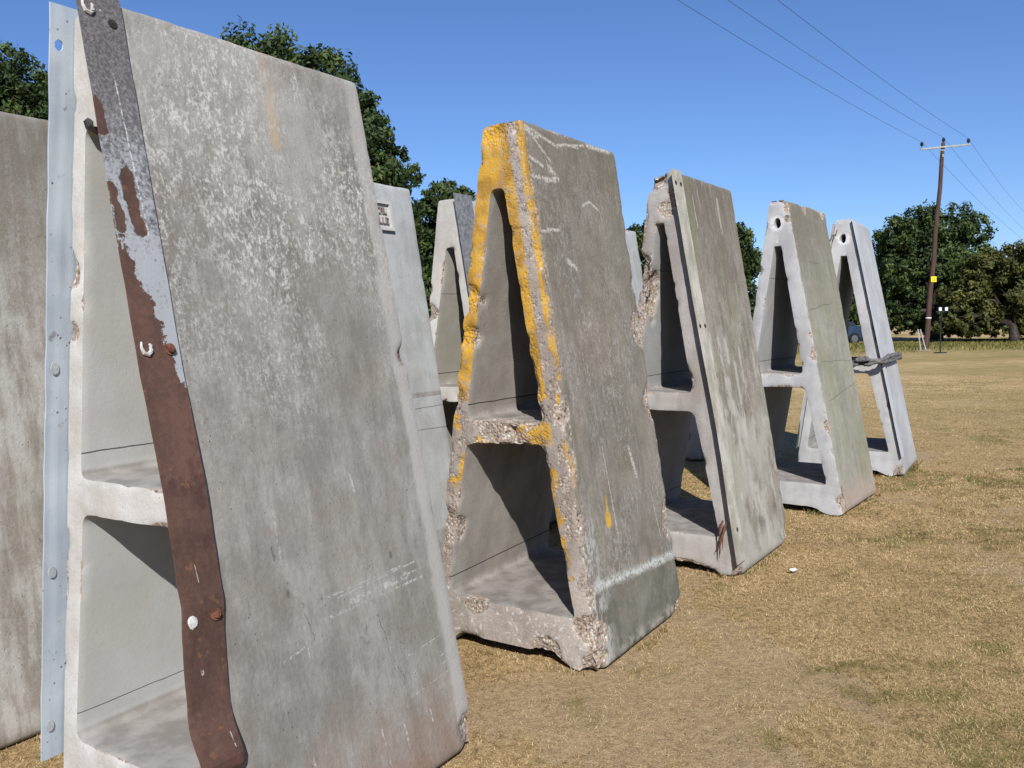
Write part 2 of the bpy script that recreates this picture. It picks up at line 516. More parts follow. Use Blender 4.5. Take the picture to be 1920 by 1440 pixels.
def marks_flank_B2(n, c, fine, mid):
    v, z = n.y, n.z
    br = n.noise(80, 4, .75).sm(.40, .54)
    cr = sr(212, 204, 192)
    m = n.seg(v, z, (.05, 2.515), (.33, 2.462), .008, .7, br)
    for a, b, wd in (((.04, 2.50), (.15, 2.478), .010), ((.07, 2.50), (.24, 2.38), .006), ((.33, 2.47), (.62, 2.515), .006), ((.66, 2.52), (.92, 2.53), .012), ((.40, 2.49), (.55, 2.49), .005),
                     ((.05, 2.37), (.16, 2.345), .009), ((.22, 2.345), (.29, 2.30), .013), ((.03, 2.285), (.26, 2.285), .009), ((.17, 2.272), (.27, 2.302), .008),
                     ((.5, 2.19), (.59, 2.222), .006), ((.59, 2.222), (.68, 2.185), .006), ((.12, 2.04), (.22, 2.045), .007), ((.27, 1.90), (.34, 1.87), .013), ((.03, 2.03), (.12, 2.03), .005),
                     ((.20, 2.38), (.22, 2.32), .003), ((.62, .95), (.66, .80), .012), ((.33, 1.0), (.36, .55), .003), ((.8, .7), (.84, .45), .003)):
        m = m.max(n.seg(v + (fine - .5) * .012, z + (fine - .5) * .012, a, b, wd, .7, br))
    c = n.mix(c, cr, m * .85)
    # darker foot below a white scuff band
    foot = (z + (mid - .5) * .03 + (v - .5) * .075 * 1.0).sm(.345, .325)
    c = n.mix(c, n.mix(sr(92, 92, 78), sr(124, 120, 106), n.noise(7, 5, .7).sm(.4, .65)), foot * .62)
    band = n.seg(v, z + (mid - .5) * .03, (.03, .385), (1.0, .318), .020, .9, n.noise(60, 4, .8).sm(.38, .56))
    c = n.mix(c, sr(212, 214, 206), band * .9)
    wcor = n.noise(30, 5, .7, stretch=(1, 1, .35)).sm(.47, .56) * (v + (mid - .5) * .2).sm(.24, .03) * z.sm(.78, .6)
    c = n.mix(c, sr(205, 204, 196), wcor * .7)
    dcor = (v + (mid - .5) * .2).sm(.14, .0) * z.sm(.85, .6) * n.noise(9, 4, .6, off=4).sm(.38, .6)
    c = n.mix(c, sr(96, 88, 88), dcor * .5)
    low = n.noise(22, 4, .7).sm(.42, .6) * (z + (mid - .5) * .1).sm(.10, .03)
    c = n.mix(c, sr(196, 186, 170), low * .7)
    yl = n.seg(v, z, (.285, .64), (.283, .665), .028, .3).max(n.seg(v, z, (.285, .68), (.292, .76), .009, .5))
    yl = yl * (n.noise(50, 3, .6).sm(.28, .4))
    # yellow arris
    ya = n.y.sm(.045, .028) * (n.noise(5.5, 4, .6, off=7) + (z - 1.2) * .09).sm(.45, .54) * z.sm(.75, 1.1)
    n.paint = yl.max(ya * .8); n.paint_col = n.mix(sr(176, 134, 58), sr(216, 170, 68), mid.sm(.35, .6))
    n.extra_aggr = (v.sm(.075, .04) * n.noise(14, 5, .75, off=2).sm(.44, .56) * z.sm(.3, .5)) * .85
    return c

def marks_front_B2(n, c, fine, mid):
    x, z = n.x, n.z
    # distance from the outer right arris, in metres
    er = (.495 + (-.371) * (z * (1 / 2.543)) + z * 0.0 - x)
    right = x.sm(.0, .02).max(z.sm(2.3, 2.32))
    rgt = (x - (z * .0095)).sm(-.01, .02)
    nz = n.noise(6.5, 5, .65, off=13)
    hi = z.sm(1.2, 2.1)
    # left leg and apex carry most paint
    yl = (1 - rgt) * (nz + hi * .30 - .12 * z.sm(1.4, 1.2) + .06).sm(.46, .53)
    yl = yl * (1 - z.sm(1.36, 1.22) * n.noise(9, 4, .7, off=17).sm(.48, .54)) * z.sm(.55, .75)
    inner = er.sm(.068, .082)
    yr = rgt * inner * (nz + hi * .16 + .02).sm(.48, .56) * z.sm(.3, .45)
    yr2 = rgt * er.sm(.028, .018) * (n.noise(7, 4, .6, off=23) + hi * .1).sm(.47, .55) * z.sm(.75, 1.0)
    grey = n.noise(20, 5, .75, off=19).sm(.54, .63)
    wearm = n.noise(60, 5, .75, off=53).sm(.56, .62) * n.noise(8, 3, .6, off=55).sm(.40, .56)
    p = (yl.max(yr).max(yr2)) * (1 - grey * .8) * (1 - wearm * .9) * (n.noise(34, 5, .75, off=59).sm(.30, .42) * .7 + .3)
    n.paint = p; n.paint_col = n.mix(sr(176, 132, 54), sr(216, 166, 60), mid.sm(.35, .6))
    n.extra_aggr = (n.noise(13, 5, .75, off=29).sm(.47, .58) * z.sm(.32, .42)) * (1 - z.sm(1.2, 1.5) * (1 - rgt) * .8) * .8
    wsc = n.noise(38, 4, .7, off=3).sm(.56, .64) * z.sm(.55, .2)
    c = n.mix(c, sr(214, 206, 196), wsc * .8)
    return c

def crack_marks(zs, strength=.8, col_=(60, 55, 48)):
    def f(n, c, fine, mid):
        m = None
        for zc, wd, sk in zs:
            d = (n.z - zc - (mid - .5) * .012 - n.y * sk).abs()
            t = d.sm(wd * 1.5, wd * .4)
            m = t if m is None else m.max(t)
        fl = n.z.sm(.285, .262).max(n.z.sm(1.138, 1.14) * n.z.sm(1.178, 1.160))
        c = n.mix(c, n.mix(sr(128, 120, 112), sr(164, 157, 150), mid.sm(.35, .65)), fl * .8)
        c = n.mix(c, sr(*col_), m * strength)
        n.bump_extra = m * -1.5
        return c
    return f

def marks_B3(n, c, fine, mid):
    v, z = n.y, n.z
    m = None
    for a, b, wd in (((.14, 1.50), (.16, 1.28), .020), ((.27, 1.47), (.29, 1.2), .022), ((.39, 1.46), (.40, 1.32), .020), ((.50, 1.3), (.50, 1.05), .022), ((.62, 1.40), (.62, 1.18), .016),
                     ((.36, 1.05), (.36, .62), .028), ((.5, .95), (.47, .75), .03), ((.68, 2.42), (.67, 2.2), .016), ((.24, 2.4), (.245, 2.2), .007)):
        s_ = n.seg(v + (mid - .5) * .02, z, a, b, wd, .5, n.noise(24, 3, .6, stretch=(1, 1, .5)).sm(.3, .45))
        m = s_ if m is None else m.max(s_)
    c = n.mix(c, sr(196, 190, 178), m * .6)
    pale = (z + (mid - .5) * .8).sm(1.15, .75) * n.noise(3, 4, .6, off=8).sm(.4, .6)
    c = n.mix(c, sr(186, 181, 166), pale * .7)
    pp = n.noise(7, 5, .7, off=77, stretch=(1, 1, .45)).sm(.53, .60) * z.sm(1.7, 1.2)
    c = n.mix(c, sr(198, 193, 180), pp * .55)
    gr = n.noise(5, 4, .6, off=18, stretch=(1, 1, .4)).sm(.45, .62) * v.sm(.3, .08)
    c = n.mix(c, sr(128, 130, 92), gr * .55)
    return c

def marks_B4(n, c, fine, mid):
    v, z = n.y, n.z
    m = None
    for zc, sl, v0, v1 in ((1.70, .10, 0, .8), (1.22, -.04, .1, 1.0), (.95, .12, .1, 1.0), (2.06, .02, .2, .6)):
        d = (z - zc - (v - .5) * sl - (mid - .5) * .05).abs()
        t = d.sm(.006, .002) * v.sm(v0, v0 + .1) * v.sm(v1, v1 - .1) * fine.sm(.35, .5)
        m = t if m is None else m.max(t)
    c = n.mix(c, sr(96, 92, 78), m * .7)
    e = v.sm(.035, .01) * n.noise(12, 4).sm(.35, .55)
    c = n.mix(c, sr(212, 206, 200), e * .7)
    lo = (z + (mid - .5) * .25).sm(.28, .1) * n.noise(20, 4, .7).sm(.3, .55)
    c = n.mix(c, sr(184, 160, 144), lo * .8)
    ru = n.seg(v, z, (.05, .22), (.06, .06), .018, .8, fine.sm(.4, .55))
    c = n.mix(c, sr(120, 66, 40), ru * .8)
    return c

def marks_front_plain(n, c, fine, mid):
    rs = n.seg(n.x, n.z, (-.045, 2.372), (-.045, 2.374), .062, .25, n.noise(40, 3).sm(.3, .5))
    c = n.mix(c, sr(232, 230, 226), rs * .8)
    sp = n.noise(14, 4, .65, off=6).sm(.60, .66) * n.z.sm(1.9, 2.2)
    return n.mix(c, sr(236, 232, 228), sp * .7)

M_flank1 = concrete('weathered_grey_concrete', (132, 128, 120), (162, 158, 150), speck=1.0, speck_z=(.9, 2.0), streak=.4, low=.55, marks=marks_B1, grain=.26, rain=.16)
M_front1 = concrete('whitened_concrete', (188, 182, 172), (218, 214, 208), streak=.2, low=.15, pits=.3, off=4)
M_in1 = concrete('smooth_pale_concrete', (191, 190, 184), (203, 202, 196), streak=.05, pits=.15, aggr=.6, off=6, grain=.05, bumpd=.0015,
                 marks=crack_marks([(1.225, .0022, 0.0), (.335, .0016, 0.0)], .8))
M_flank2 = concrete('dirty_olive_concrete', (122, 115, 103), (150, 142, 129), speck=.35, streak=.35, moss=.3, moss_col=(112, 114, 84), top_dark=.35, marks=marks_flank_B2, off=8, grain=.3, rain=.28)
M_front2 = concrete('battered_concrete_with_yellow_paint', (146, 134, 124), (184, 172, 160), streak=.2, marks=marks_front_B2, off=10, grain=.35, bumpd=.006)
M_in2 = concrete('brown_grey_concrete', (152, 144, 134), (178, 171, 160), streak=.15, pits=.9, off=12, marks=crack_marks([(1.215, .0026, 0.0), (.335, .0028, .03)], .85), grain=.15)
M_flank3 = concrete('streaked_brown_concrete', (128, 120, 106), (160, 152, 137), speck=.25, streak=.75, top_dark=.5, moss=.25, marks=marks_B3, off=15, grain=.25, rain=.65)
M_front3 = concrete('grey_pink_concrete', (160, 152, 145), (188, 182, 176), streak=.3, off=17)
M_in3 = concrete('cool_grey_concrete', (168, 167, 164), (184, 183, 180), streak=.1, pits=.3, off=19, grain=.07, marks=crack_marks([(1.235, .002, 0), (1.93, .0013, 0), (.34, .002, 0)], .7))
M_flank4 = concrete('lichened_concrete', (144, 140, 124), (166, 162, 147), speck=.2, streak=.4, top_dark=.55, moss=.3, moss_col=(148, 150, 108), marks=marks_B4, off=22, grain=.2, rain=.45)
M_front4 = concrete('pale_grey_concrete', (176, 174, 173), (202, 200, 198), streak=.25, marks=marks_front_plain, off=24)
M_flank5 = concrete('clean_pale_concrete', (176, 177, 178), (198, 199, 199), streak=.2, pits=.4, off=27, grain=.08, low=.25, rain=.12)
M_flank6 = concrete('mottled_old_concrete', (150, 142, 130), (190, 185, 175), big=1.4, speck=.25, streak=.9, top_dark=.55, moss=.18, off=31, grain=.22, rain=.25)
M_flank7 = concrete('light_grey_concrete', (168, 168, 164), (192, 192, 188), streak=.25, pits=.6, off=35, grain=.12, rain=.16, marks=crack_marks([(1.06, .002, .01), (.95, .002, -.03)], .35))
M_front7 = concrete('speckled_cream_concrete', (186, 180, 170), (212, 208, 200), streak=.15, off=37)
M_in7 = concrete('beige_smooth_concrete', (176, 170, 156), (190, 185, 172), streak=.05, pits=.3, off=39, grain=.05, marks=crack_marks([(1.235, .003, 0), (1.85, .0015, 0)], .7))

# --- steel ---
def steel_blue():
    n = NB('pale_blue_painted_steel')
    big = n.noise(3, 4, .6); f = n.noise(120, 3, .6)
    c = n.mix(sr(168, 178, 188), sr(190, 199, 206), big.sm(.35, .65))
    dots = n.voro(38).sm(.17, .09) * n.noise(6, 3, off=2).sm(.42, .58)
    c = n.mix(c, sr(72, 66, 62), dots * .85)
    ru = n.noise(14, 5, .7, off=5).sm(.64, .70)
    c = n.mix(c, sr(118, 92, 76), ru * .6)
    n.bump(f * .3 - dots, .001)
    return n.done(c, .55, .0, .4)
M_blue = steel_blue()

def steel_flaking():
    n = NB('flaking_zinc_over_rust')
    z = n.z; t = n.y   # plate local: y across (-.13 free edge .. +.03), z up
    mid = n.noise(9, 5, .6); f = n.noise(70, 4, .7); ed = n.noise(11, 6, .72, off=4)
    zf = n.noise(110, 5, .8, off=9)
    zinc = n.mix(sr(98, 94, 94), sr(164, 166, 167), (mid * .3 + f * .35 + zf * .35 - (z - 2.05) * .20).sm(.42, .56))
    zinc = n.mix(zinc, n.mix(sr(84, 79, 78), sr(124, 119, 117), zf.sm(.4, .6)), (z + (mid - .5) * .5).sm(2.05, 2.40) * .85)
    zinc = n.mix(zinc, sr(214, 212, 208), n.noise(40, 5, .8, off=3).sm(.62, .68) * z.sm(2.3, 2.5) * .8)
    sc = n.seg(t + (mid - .5) * .006, z, (-.035, 2.34), (-.012, 1.88), .0018, .6, f.sm(.42, .55))
    zinc = n.mix(zinc, sr(206, 208, 210), sc * .8)
    rust = n.mix(sr(76, 56, 47), sr(108, 79, 66), (n.noise(4, 6, .7, stretch=(1, 1, .5)) * .7 + f * .3).sm(.35, .65))
    rust = n.mix(rust, sr(70, 46, 42), n.noise(6, 6, .75, off=12).sm(.52, .66) * .7)
    rust = n.mix(rust, sr(140, 96, 66), n.noise(26, 4, .7, off=2).sm(.60, .72) * .6)
    rust = n.mix(rust, sr(66, 38, 34), (z + (mid - .5) * .2).sm(.48, .36) * .8)
    # rust takes over from the free edge upwards: boundary slopes across the plate
    line = (z - 1.64) * 1.0 + (t + .04) * 3.4 + (ed - .5) * .62
    m = line.sm(.035, .02)
    tn = t + (ed - .5) * .06; zn = z + (mid - .5) * .10
    isl = n.seg(tn, zn, (-.050, 2.06), (-.038, 1.90), .019, .15).max(n.seg(tn, zn, (-.104, 2.25), (-.098, 2.17), .018, .15)).max(n.seg(tn, zn, (-.098, 2.02), (-.092, 1.9), .013, .15))
    m = m.max(isl)
    c = n.mix(zinc, rust, m)
    wh = n.seg(t, z, (-.050, .96), (-.044, .90), .0012, .7, f.sm(.4, .5)).max(n.seg(t, z, (-.078, .68), (-.077, .67), .004, .6, f.sm(.35, .5))).max(n.seg(t, z, (-.035, .50), (-.03, .46), .0014, .6, f.sm(.4, .5)))
    c = n.mix(c, sr(200, 188, 176), wh * .8)
    n.bump(f * .5 + mid * .6 - m * .8, .0015)
    return n.done(c, .72, 0, .3)
M_flake = steel_flaking()

def simple(name, c0, c1, scale=8, rough=.7, metal=0, bd=.002, spec=.3, stretch=None):
    n = NB(name); a = n.noise(scale, 5, .65, stretch=stretch); f = n.noise(scale * 9, 3, .6)
    c = n.mix(sr(*c0), sr(*c1), (a * .7 + f * .3).sm(.36, .64))
    n.bump(f * .5 + a, bd)
    return n.done(c, rough, metal, spec)
M_paleplate = simple('pale_grey_steel_plate', (176, 177, 177), (196, 197, 197), 9, stretch=(1, 1, .4))
M_zinc = simple('dull_galvanised_steel', (102, 102, 104), (146, 146, 146), 30)
M_creamplate = simple('lichened_steel_plate', (152, 146, 128), (196, 190, 176), 12, stretch=(1, 1, .4))
M_bolt_rust = simple('rusty_bolt', (84, 50, 38), (142, 94, 68), 60)
M_bolt_pale = simple('crusted_bolt_hole', (170, 165, 158), (222, 218, 212), 50)
M_darkhole = simple('painted_hole_shade', (40, 36, 34), (62, 56, 52), 50)  # dark colour stands in for the shade inside holes
M_rebar = simple('rusted_rebar', (82, 52, 40), (126, 84, 62), 50)
M_rag = simple('grey_rag', (78, 76, 76), (128, 124, 122), 30, rough=.95)

def warp_pt(p): return p

class Barrier:
    def __init__(s, q, name_label, group, g, seed, mats, **kw):
        x, y, ph, W, T, H, D, S = q
        s.q = q
        s.root = empty('concrete_barrier', (x, y, 0), -ph, name_label, 'concrete barrier', group)
        s.W, s.T, s.H, s.D, s.S = W, T, H, D, S
        s.body = make_body(W, T, H, D, S, g, seed, mats, s.root, **kw)
    def right(s, z): return s.W / 2 + (s.S + s.T / 2 - s.W / 2) * z / s.H
    def left(s, z): return -s.W / 2 + (s.S - s.T / 2 + s.W / 2) * z / s.H
    def plate(s, side, y0, y1, z0, z1, mat, bolts=(), kick=None, th=.007, holes=(), standoff=.002, name='steel_plate', nz=90, wob=.0015, seed=1, ny=10):
        """flat steel strip lying on a flank, sticking out past the front face from y0 to y1"""
        edge = s.right if side > 0 else s.left
        sl = (edge(1.0) - edge(0.0)); nx = Vector((side * 1.0, 0, -side * sl)).normalized()
        V_, F = [], []
        for layer in (0, 1):
            for i in range(nz + 1):
                z = z0 + (z1 - z0) * i / nz
                for j in range(ny + 1):
                    y = y0 + (y1 - y0) * j / ny
                    dy = dn = 0
                    if kick: dy, dn = kick(z, j / ny)
                    wb = wob * noise.noise(Vector((j * .3, z * 3, seed)))
                    e = .003 * noise.noise(Vector((z * 9, seed * 3, j))) if j in (0, ny) else 0
                    V_.append(Vector((edge(z), y + dy + e, z)) + nx * (standoff + layer * th + dn + wb))
        n1 = (nz + 1) * (ny + 1)
        def I(l, i, j): return l * n1 + i * (ny + 1) + j
        skip = set(); hv = {}
        for hz, hy, hr in holes:
            for i in range(nz):
                for j in range(ny):
                    zz = z0 + (z1 - z0) * (i + .5) / nz; yy = y0 + (y1 - y0) * (j + .5) / ny
                    if math.hypot((zz - hz) * .8, yy - hy) < hr:
                        skip.add((i, j))
                        for p in ((i, j), (i + 1, j), (i, j + 1), (i + 1, j + 1)): hv[p] = hv.get(p, 0) + 1
            for (i, j), cnt in hv.items():
                if cnt == 4: continue
                zz = z0 + (z1 - z0) * i / nz; yy = y0 + (y1 - y0) * j / ny
                k = hr / max(1e-6, math.hypot((zz - hz) * .8, yy - hy))
                dz_, dy_ = (zz - hz) * (k - 1), (yy - hy) * (k - 1)
                for l in (0, 1): V_[I(l, i, j)] = V_[I(l, i, j)] + Vector((sl * dz_, dy_, dz_))
        for i in range(nz):
            for j in range(ny):
                if (i, j) in skip:
                    continue
                a = (I(1, i, j), I(1, i, j + 1), I(1, i + 1, j + 1), I(1, i + 1, j)); b = (I(0, i, j), I(0, i + 1, j), I(0, i + 1, j + 1), I(0, i, j + 1))
                if side < 0: a, b = a[::-1], b[::-1]
                F += [a, b]
                for (di, dj, p, r) in ((-1, 0, (i, j), (i, j + 1)), (1, 0, (i + 1, j + 1), (i + 1, j)), (0, -1, (i + 1, j), (i, j)), (0, 1, (i, j + 1), (i + 1, j + 1))):
                    ii, jj = i + di, j + dj
                    if ii < 0 or ii >= nz or jj < 0 or jj >= ny or (ii, jj) in skip:
                        f = (I(0, *p), I(0, *r), I(1, *r), I(1, *p))
                        F.append(f if side > 0 else f[::-1])
        pl = mesh_obj(name, V_, F, mat, s.root, False)
        rot = nx.to_track_quat('Z', 'Y').to_matrix()
        for kind, bz, by in bolts:
            base = Vector((edge(bz), by, bz)) + nx * (standoff + th)
            if kick: base += nx * kick(bz, .5)[1]
            G = Geo(); r = .019
            if kind == 'head':
                for r_, h0, h1, nn in ((.017, 0, .004, 14), (.011, .003, .012, 6)):
                    G.tube([base + nx * h0, base + nx * h1], r_, nn)
                G.build('bolt', M_bolt_rust, pl)
            elif kind == 'crust':
                pts = []
                for k in range(14):
                    a = 2 * math.pi * k / 14
                    r_ = r * (1.0 + .25 * noise.noise(Vector((a, bz, 3))))
                    pts.append(base + rot @ Vector((math.cos(a) * r_ * .85, math.sin(a) * r_, .001)))
                pts2 = [p + nx * .004 + (base - p) * .25 for p in pts]
                b0 = len(G.v); G.v += [tuple(p) for p in pts + pts2]
                for k in range(14): k2 = (k + 1) % 14; G.f.append((b0 + k, b0 + k2, b0 + 14 + k2, b0 + 14 + k))
                G.f.append(tuple(b0 + 14 + k for k in range(14)))
                G.build('bolt', M_bolt_pale, pl)
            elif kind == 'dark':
                G.tube([base, base + nx * .003], .013, 12); G.build('bolt', M_darkhole, pl)  # dark disc painted as the shade in a bolt hole
            elif kind == 'hook':
                # U-shaped bead of weld left round an empty bolt hole
                pts = [base + rot @ Vector((x_, y_, .003)) for x_, y_ in ((-.012, .018), (-.014, .002), (-.009, -.014), (.004, -.018), (.014, -.008), (.015, .006), (.011, .012))]
                G.tube(pts, [.003, .0045, .006, .007, .0065, .005, .0035], 7); G.build('weld_bead', M_bolt_pale, pl)
        return pl

GA = 'concrete barriers in the front row'
GB = 'concrete barriers in the row behind'

# --- barrier 1 (nearest) ---
b1 = Barrier((-1.1645, 2.5179, .576, 1.0459, .190, 2.565, 1.0194, -.0577),
             'nearest concrete barrier, with a rust-brown steel strip down its right leg', GA, .0145, 11,
             [M_flank1, M_front1, M_in1], peak='round', tip=2.235, shift=-.045, wear=.55,
             chips=[((.262, 1.03, 1.50), .055, .022), ((.30, 1.03, 1.40), .05, .012), ((.42, 1.03, .93), .05, .015), ((.45, 1.03, .80), .06, .012),
                    ((-.25, 0, 1.80), .05, .012), ((-.27, 0, 1.62), .04, .008), ((.5, 1.02, .05), .09, .02), ((-.42, 0, .9), .03, .006)])
def kick1(z, t):
    dy = dn = 0
    if z < .82: dn -= .0
    if z < .86: dy += -.040 * min(1, (.86 - z) / .35)
    if z < .56:
        k = (.56 - z); dn += .028 * math.sin(min(1, k / .16) * math.pi / 2); dy += .006 * min(1, k / .1)
    if z < .42:
        k = (.42 - z); dn -= .075 * min(1, k / .14); dy += -.01 * min(1, k / .12)
    if .78 < z < .9: dn += .006 * (1 - abs(z - .84) / .06)
    dn += .012 * math.exp(-((z - 1.15) / .25) ** 2)
    return dy, dn
b1.plate(1, -.108, .024, .04, 2.57, M_flake, kick=kick1, bolts=[('hook', 2.52, -.082), ('dark', 2.49, -.012), ('hook', 1.560, -.082), ('head', 1.555, -.008), ('crust', .81, -.085), ('head', .81, -.010)], seed=2)
b1.plate(-1, -.068, .06, .17, 2.585, M_blue, nz=260, ny=16, holes=[(2.47, -.042, .0135)], bolts=[], seed=5)
for zz in (1.50, .83, .29):   # filled holes in the blue strip, seen on its inner side
    G = Geo(); sl = b1.left(1) - b1.left(0); nx = Vector((1, 0, -sl)).normalized(); base = Vector((b1.left(zz), -.042, zz)) + nx * .0008
    pts = [base + Vector((0, math.cos(a) * .015, math.sin(a) * .02)) for a in [2 * math.pi * k / 16 for k in range(16)]]
    G.v = [tuple(p) for p in pts] + [tuple(p + nx * .0012 + (base - p) * .12) for p in pts]
    G.f = [(k, (k + 1) % 16, 16 + (k + 1) % 16, 16 + k) for k in range(16)] + [tuple(range(16, 32))]
    G.build('bolt_hole', simple('grey_filler', (152, 156, 158), (172, 176, 178), 40), b1.root)
# dark chunk painted as the shade in the apex of the opening
G = Geo(); G.tube([(-.098, .03, 2.222), (-.104, .002, 2.238), (-.108, -.008, 2.250)], [.017, .018, .009], 9, jit=.3, seed=3); G.build('apex_shade_chunk', M_darkhole, b1.root)

# --- barrier 2 (yellow paint) ---
b2 = Barrier((-.0424, 3.9619, .5779, .9898, .1967, 2.543, .9901, .0242),
             'battered concrete barrier with yellow paint on its front legs, second along the front row', GA, .0145, 22,
             [M_flank2, M_front2, M_in2], peak='round', tip=2.245, shift=-.025, wear=1.0,
             chips=[((.5, 0, .02), .12, .030), ((.49, 0, .35), .08, .009), ((.47, 0, .18), .12, .016), ((-.21, 0, 1.72), .10, .018), ((-.18, 0, 1.55), .07, .02), ((-.31, 0, 1.25), .09, .014),
                    ((-.01, 0, 2.5), .09, .012), ((.10, 0, 2.52), .06, .01), ((0, .1, 2.54), .12, .008), ((.48, .99, .02), .10, .03), ((.40, .99, .50), .13, .010), ((.33, .99, 1.15), .12, .014), ((.25, .99, 1.55), .12, .010), ((.20, .99, 1.8), .06, .008),
                    ((-.1, 0, 1.0), .10, .011), ((.05, 0, 1.02), .10, .012), ((.16, 0, 1.03), .07, .010), ((-.05, 0, 1.14), .12, .01), ((.1, 0, 1.14), .1, .01), ((.26, 0, 1.9), .08, .01),
                    ((-.2, 0, .24), .08, .006), ((.2, 0, .05), .09, .012), ((-.38, 0, .6), .12, .012), ((.42, 0, .70), .06, .011), ((.38, 0, .95), .07, .008), ((.33, 0, 1.2), .07, .007)])

# --- barrier 3 ---
b3 = Barrier((.9895, 5.3383, .6072, .9592, .1618, 2.5321, 1.009, -.0164),
             'streaky brown concrete barrier with a cream strip on its edge, third in the front row', GA, .019, 33,
             [M_flank3, M_front3, M_in3], peak='square', tip=2.215, shift=-.02, wear=.8,
             chips=[((-.09, 0, 2.53), .12, .035), ((-.19, .05, 1.85), .15, .03), ((-.21, .1, 1.72), .13, .035), ((-.17, .0, 1.95), .09, .03), ((-.24, 0, 1.62), .07, .02),
                    ((.02, 0, 2.30), .06, .012), ((.06, 0, 2.4), .05, .012), ((.13, 0, 1.22), .06, .012), ((.47, 0, .03), .10, .02), ((.48, 1.0, .04), .10, .02)])
b3.plate(1, -.056, .085, .10, 2.535, M_creamplate, bolts=[('dark', 2.45, -.030), ('dark', 2.45, .045), ('dark', 1.56, -.03), ('dark', 1.56, .05), ('dark', .30, .02)], seed=7,
         kick=lambda z, t: (0, .014 * math.exp(-((z - .9) / .5) ** 2) + .004))
for k in range(7):
    G = Geo(); r_ = random.Random(k); x0 = b3.right(.30) - .05 - r_.random() * .03; z0 = .33 - k * .012
    G.tube([(x0 + .02, -.03, z0 + .03), (x0 + .005, -.045, z0 - .02), (x0 - .03 + r_.uniform(-.02, .03), -.03, z0 - .10 - r_.random() * .06)], [.006, .005, .002], 5)
    G.build('torn_steel_strand', M_rebar, b3.root)

# --- barrier 4 ---
b4 = Barrier((2.2338, 6.9019, .6523, .9969, .1461, 2.5489, 1.0033, -.033),
             'olive-sided concrete barrier with a hole in its pale peak, fourth in the front row', GA, .021, 44,
             [M_flank4, M_front4, M_in3], peak='square', tip=2.185, shift=-.008, wear=.7, hole=True,
             chips=[((.06, 0, 2.5), .06, .018), ((.05, 0, 2.40), .04, .014), ((.27, 0, 1.30), .05, .012), ((.38, 0, .72), .05, .01), ((.49, 0, .1), .08, .014), ((-.2, 0, 2.0), .05, .008),
                    ((0, .4, 2.55), .1, .01), ((.02, .9, 2.55), .1, .012)])
for sx in (-.06, .0):
    G = Geo(); G.box((sx - .01, .02, 2.553), (.035, .03, .008)); G.build('steel_tab', M_zinc, b4.root)

# --- barrier 5 ---
b5 = Barrier((3.3916, 8.4223, .5651, 1.0522, .1451, 2.5633, 1.0226, -.0498),
             'pale grey farthest barrier of the front row, a rag tied round one leg', GA, .023, 55,
             [M_flank5, M_front4, M_in3], peak='square', tip=2.20, shift=-.004, wear=.5, hole=True, chips=[((.5, 0, .03), .10, .03), ((.27, 0, 1.36), .05, .006), ((.41, 0, .72), .05, .008)])
b5.plate(1, -.036, .10, .20, 2.55, M_paleplate, bolts=[], seed=11, kick=lambda z, t: (0, .008))
b5.plate(-1, -.11, .05, .25, 2.52, M_paleplate, bolts=[], seed=12)
G = Geo(); G.tube([(-.125, -.10, 2.40), (-.125, -.16, 2.40), (-.13, -.17, 2.36)], .006, 6); G.build('bent_rebar', M_rebar, b5.root)
G = Geo(); G.tube([(-.10, -.04, 2.46), (-.115, -.05, 2.40)], .005, 6); G.build('bent_rebar', M_rebar, b5.root)
# rag tied round the right leg (its own thing)
rag = empty('rag', b5.root.location, b5.root.rotation_euler[2], 'dark grey rag tied round the leg of the farthest front-row barrier', 'rag')
def rag_pts(z0, zj, seed, y_front=-.13):
    r_ = random.Random(seed); out = []
    xr = b5.right(z0); xl_ = xr - .15
    loop = [(xl_ - .16, y_front + .07), (xl_ - .10, y_front + .03), (xl_ + .0, y_front), (xl_ + .07, y_front - .01), (xr - .02, y_front - .01), (xr + .05, y_front + .02), (xr + .045, .2), (xr + .045, .45), (xr + .045, .7), (xr + .045, .95), (xr + .03, 1.06)]
    for i, (x, y) in enumerate(loop): out.append((x, y, z0 + r_.uniform(-zj, zj) + (.0 if i > 1 else -.03)))
    return out
for k in range(3):
    p = rag_pts(1.155 + (k - 1) * .018, .012, k + 2)
    G = Geo(); rr = [.012 + .009 * abs(math.sin(i * 1.9 + k)) for i in range(len(p))]
    # smooth the path
    q = []
    for i in range(len(p) - 1):
        for j in range(5): t = j / 5; q.append(tuple(Vector(p[i]).lerp(Vector(p[i + 1]), t)))
    q.append(p[-1]); R_ = [.014 + .010 * abs(noise.noise(Vector((i * .45, k, 1)))) * 2 for i in range(len(q))]
    G.tube(q, R_, 8, jit=.28, seed=k); G.build('twisted_strand', M_rag, rag, True)
G = Geo(); zk = 1.16; xk = b5.right(zk) - .16
for k in range(4): G.tube([(xk - .05 + .03 * k, -.15 - .01 * k, zk - .02), (xk - .02 + .03 * k, -.175, zk + .01), (xk + .02 * k, -.15, zk + .035)], [.012, .026, .012], 8, jit=.2, seed=k)
G.tube([(xk - .20, -.05, zk + .05), (xk - .17, -.09, zk - .04), (xk - .10, -.14, zk - .06), (xk - .02, -.155, zk - .02)], [.010, .022, .026, .018], 8, jit=.25, seed=9)
G.build('knot', M_rag, rag, True)

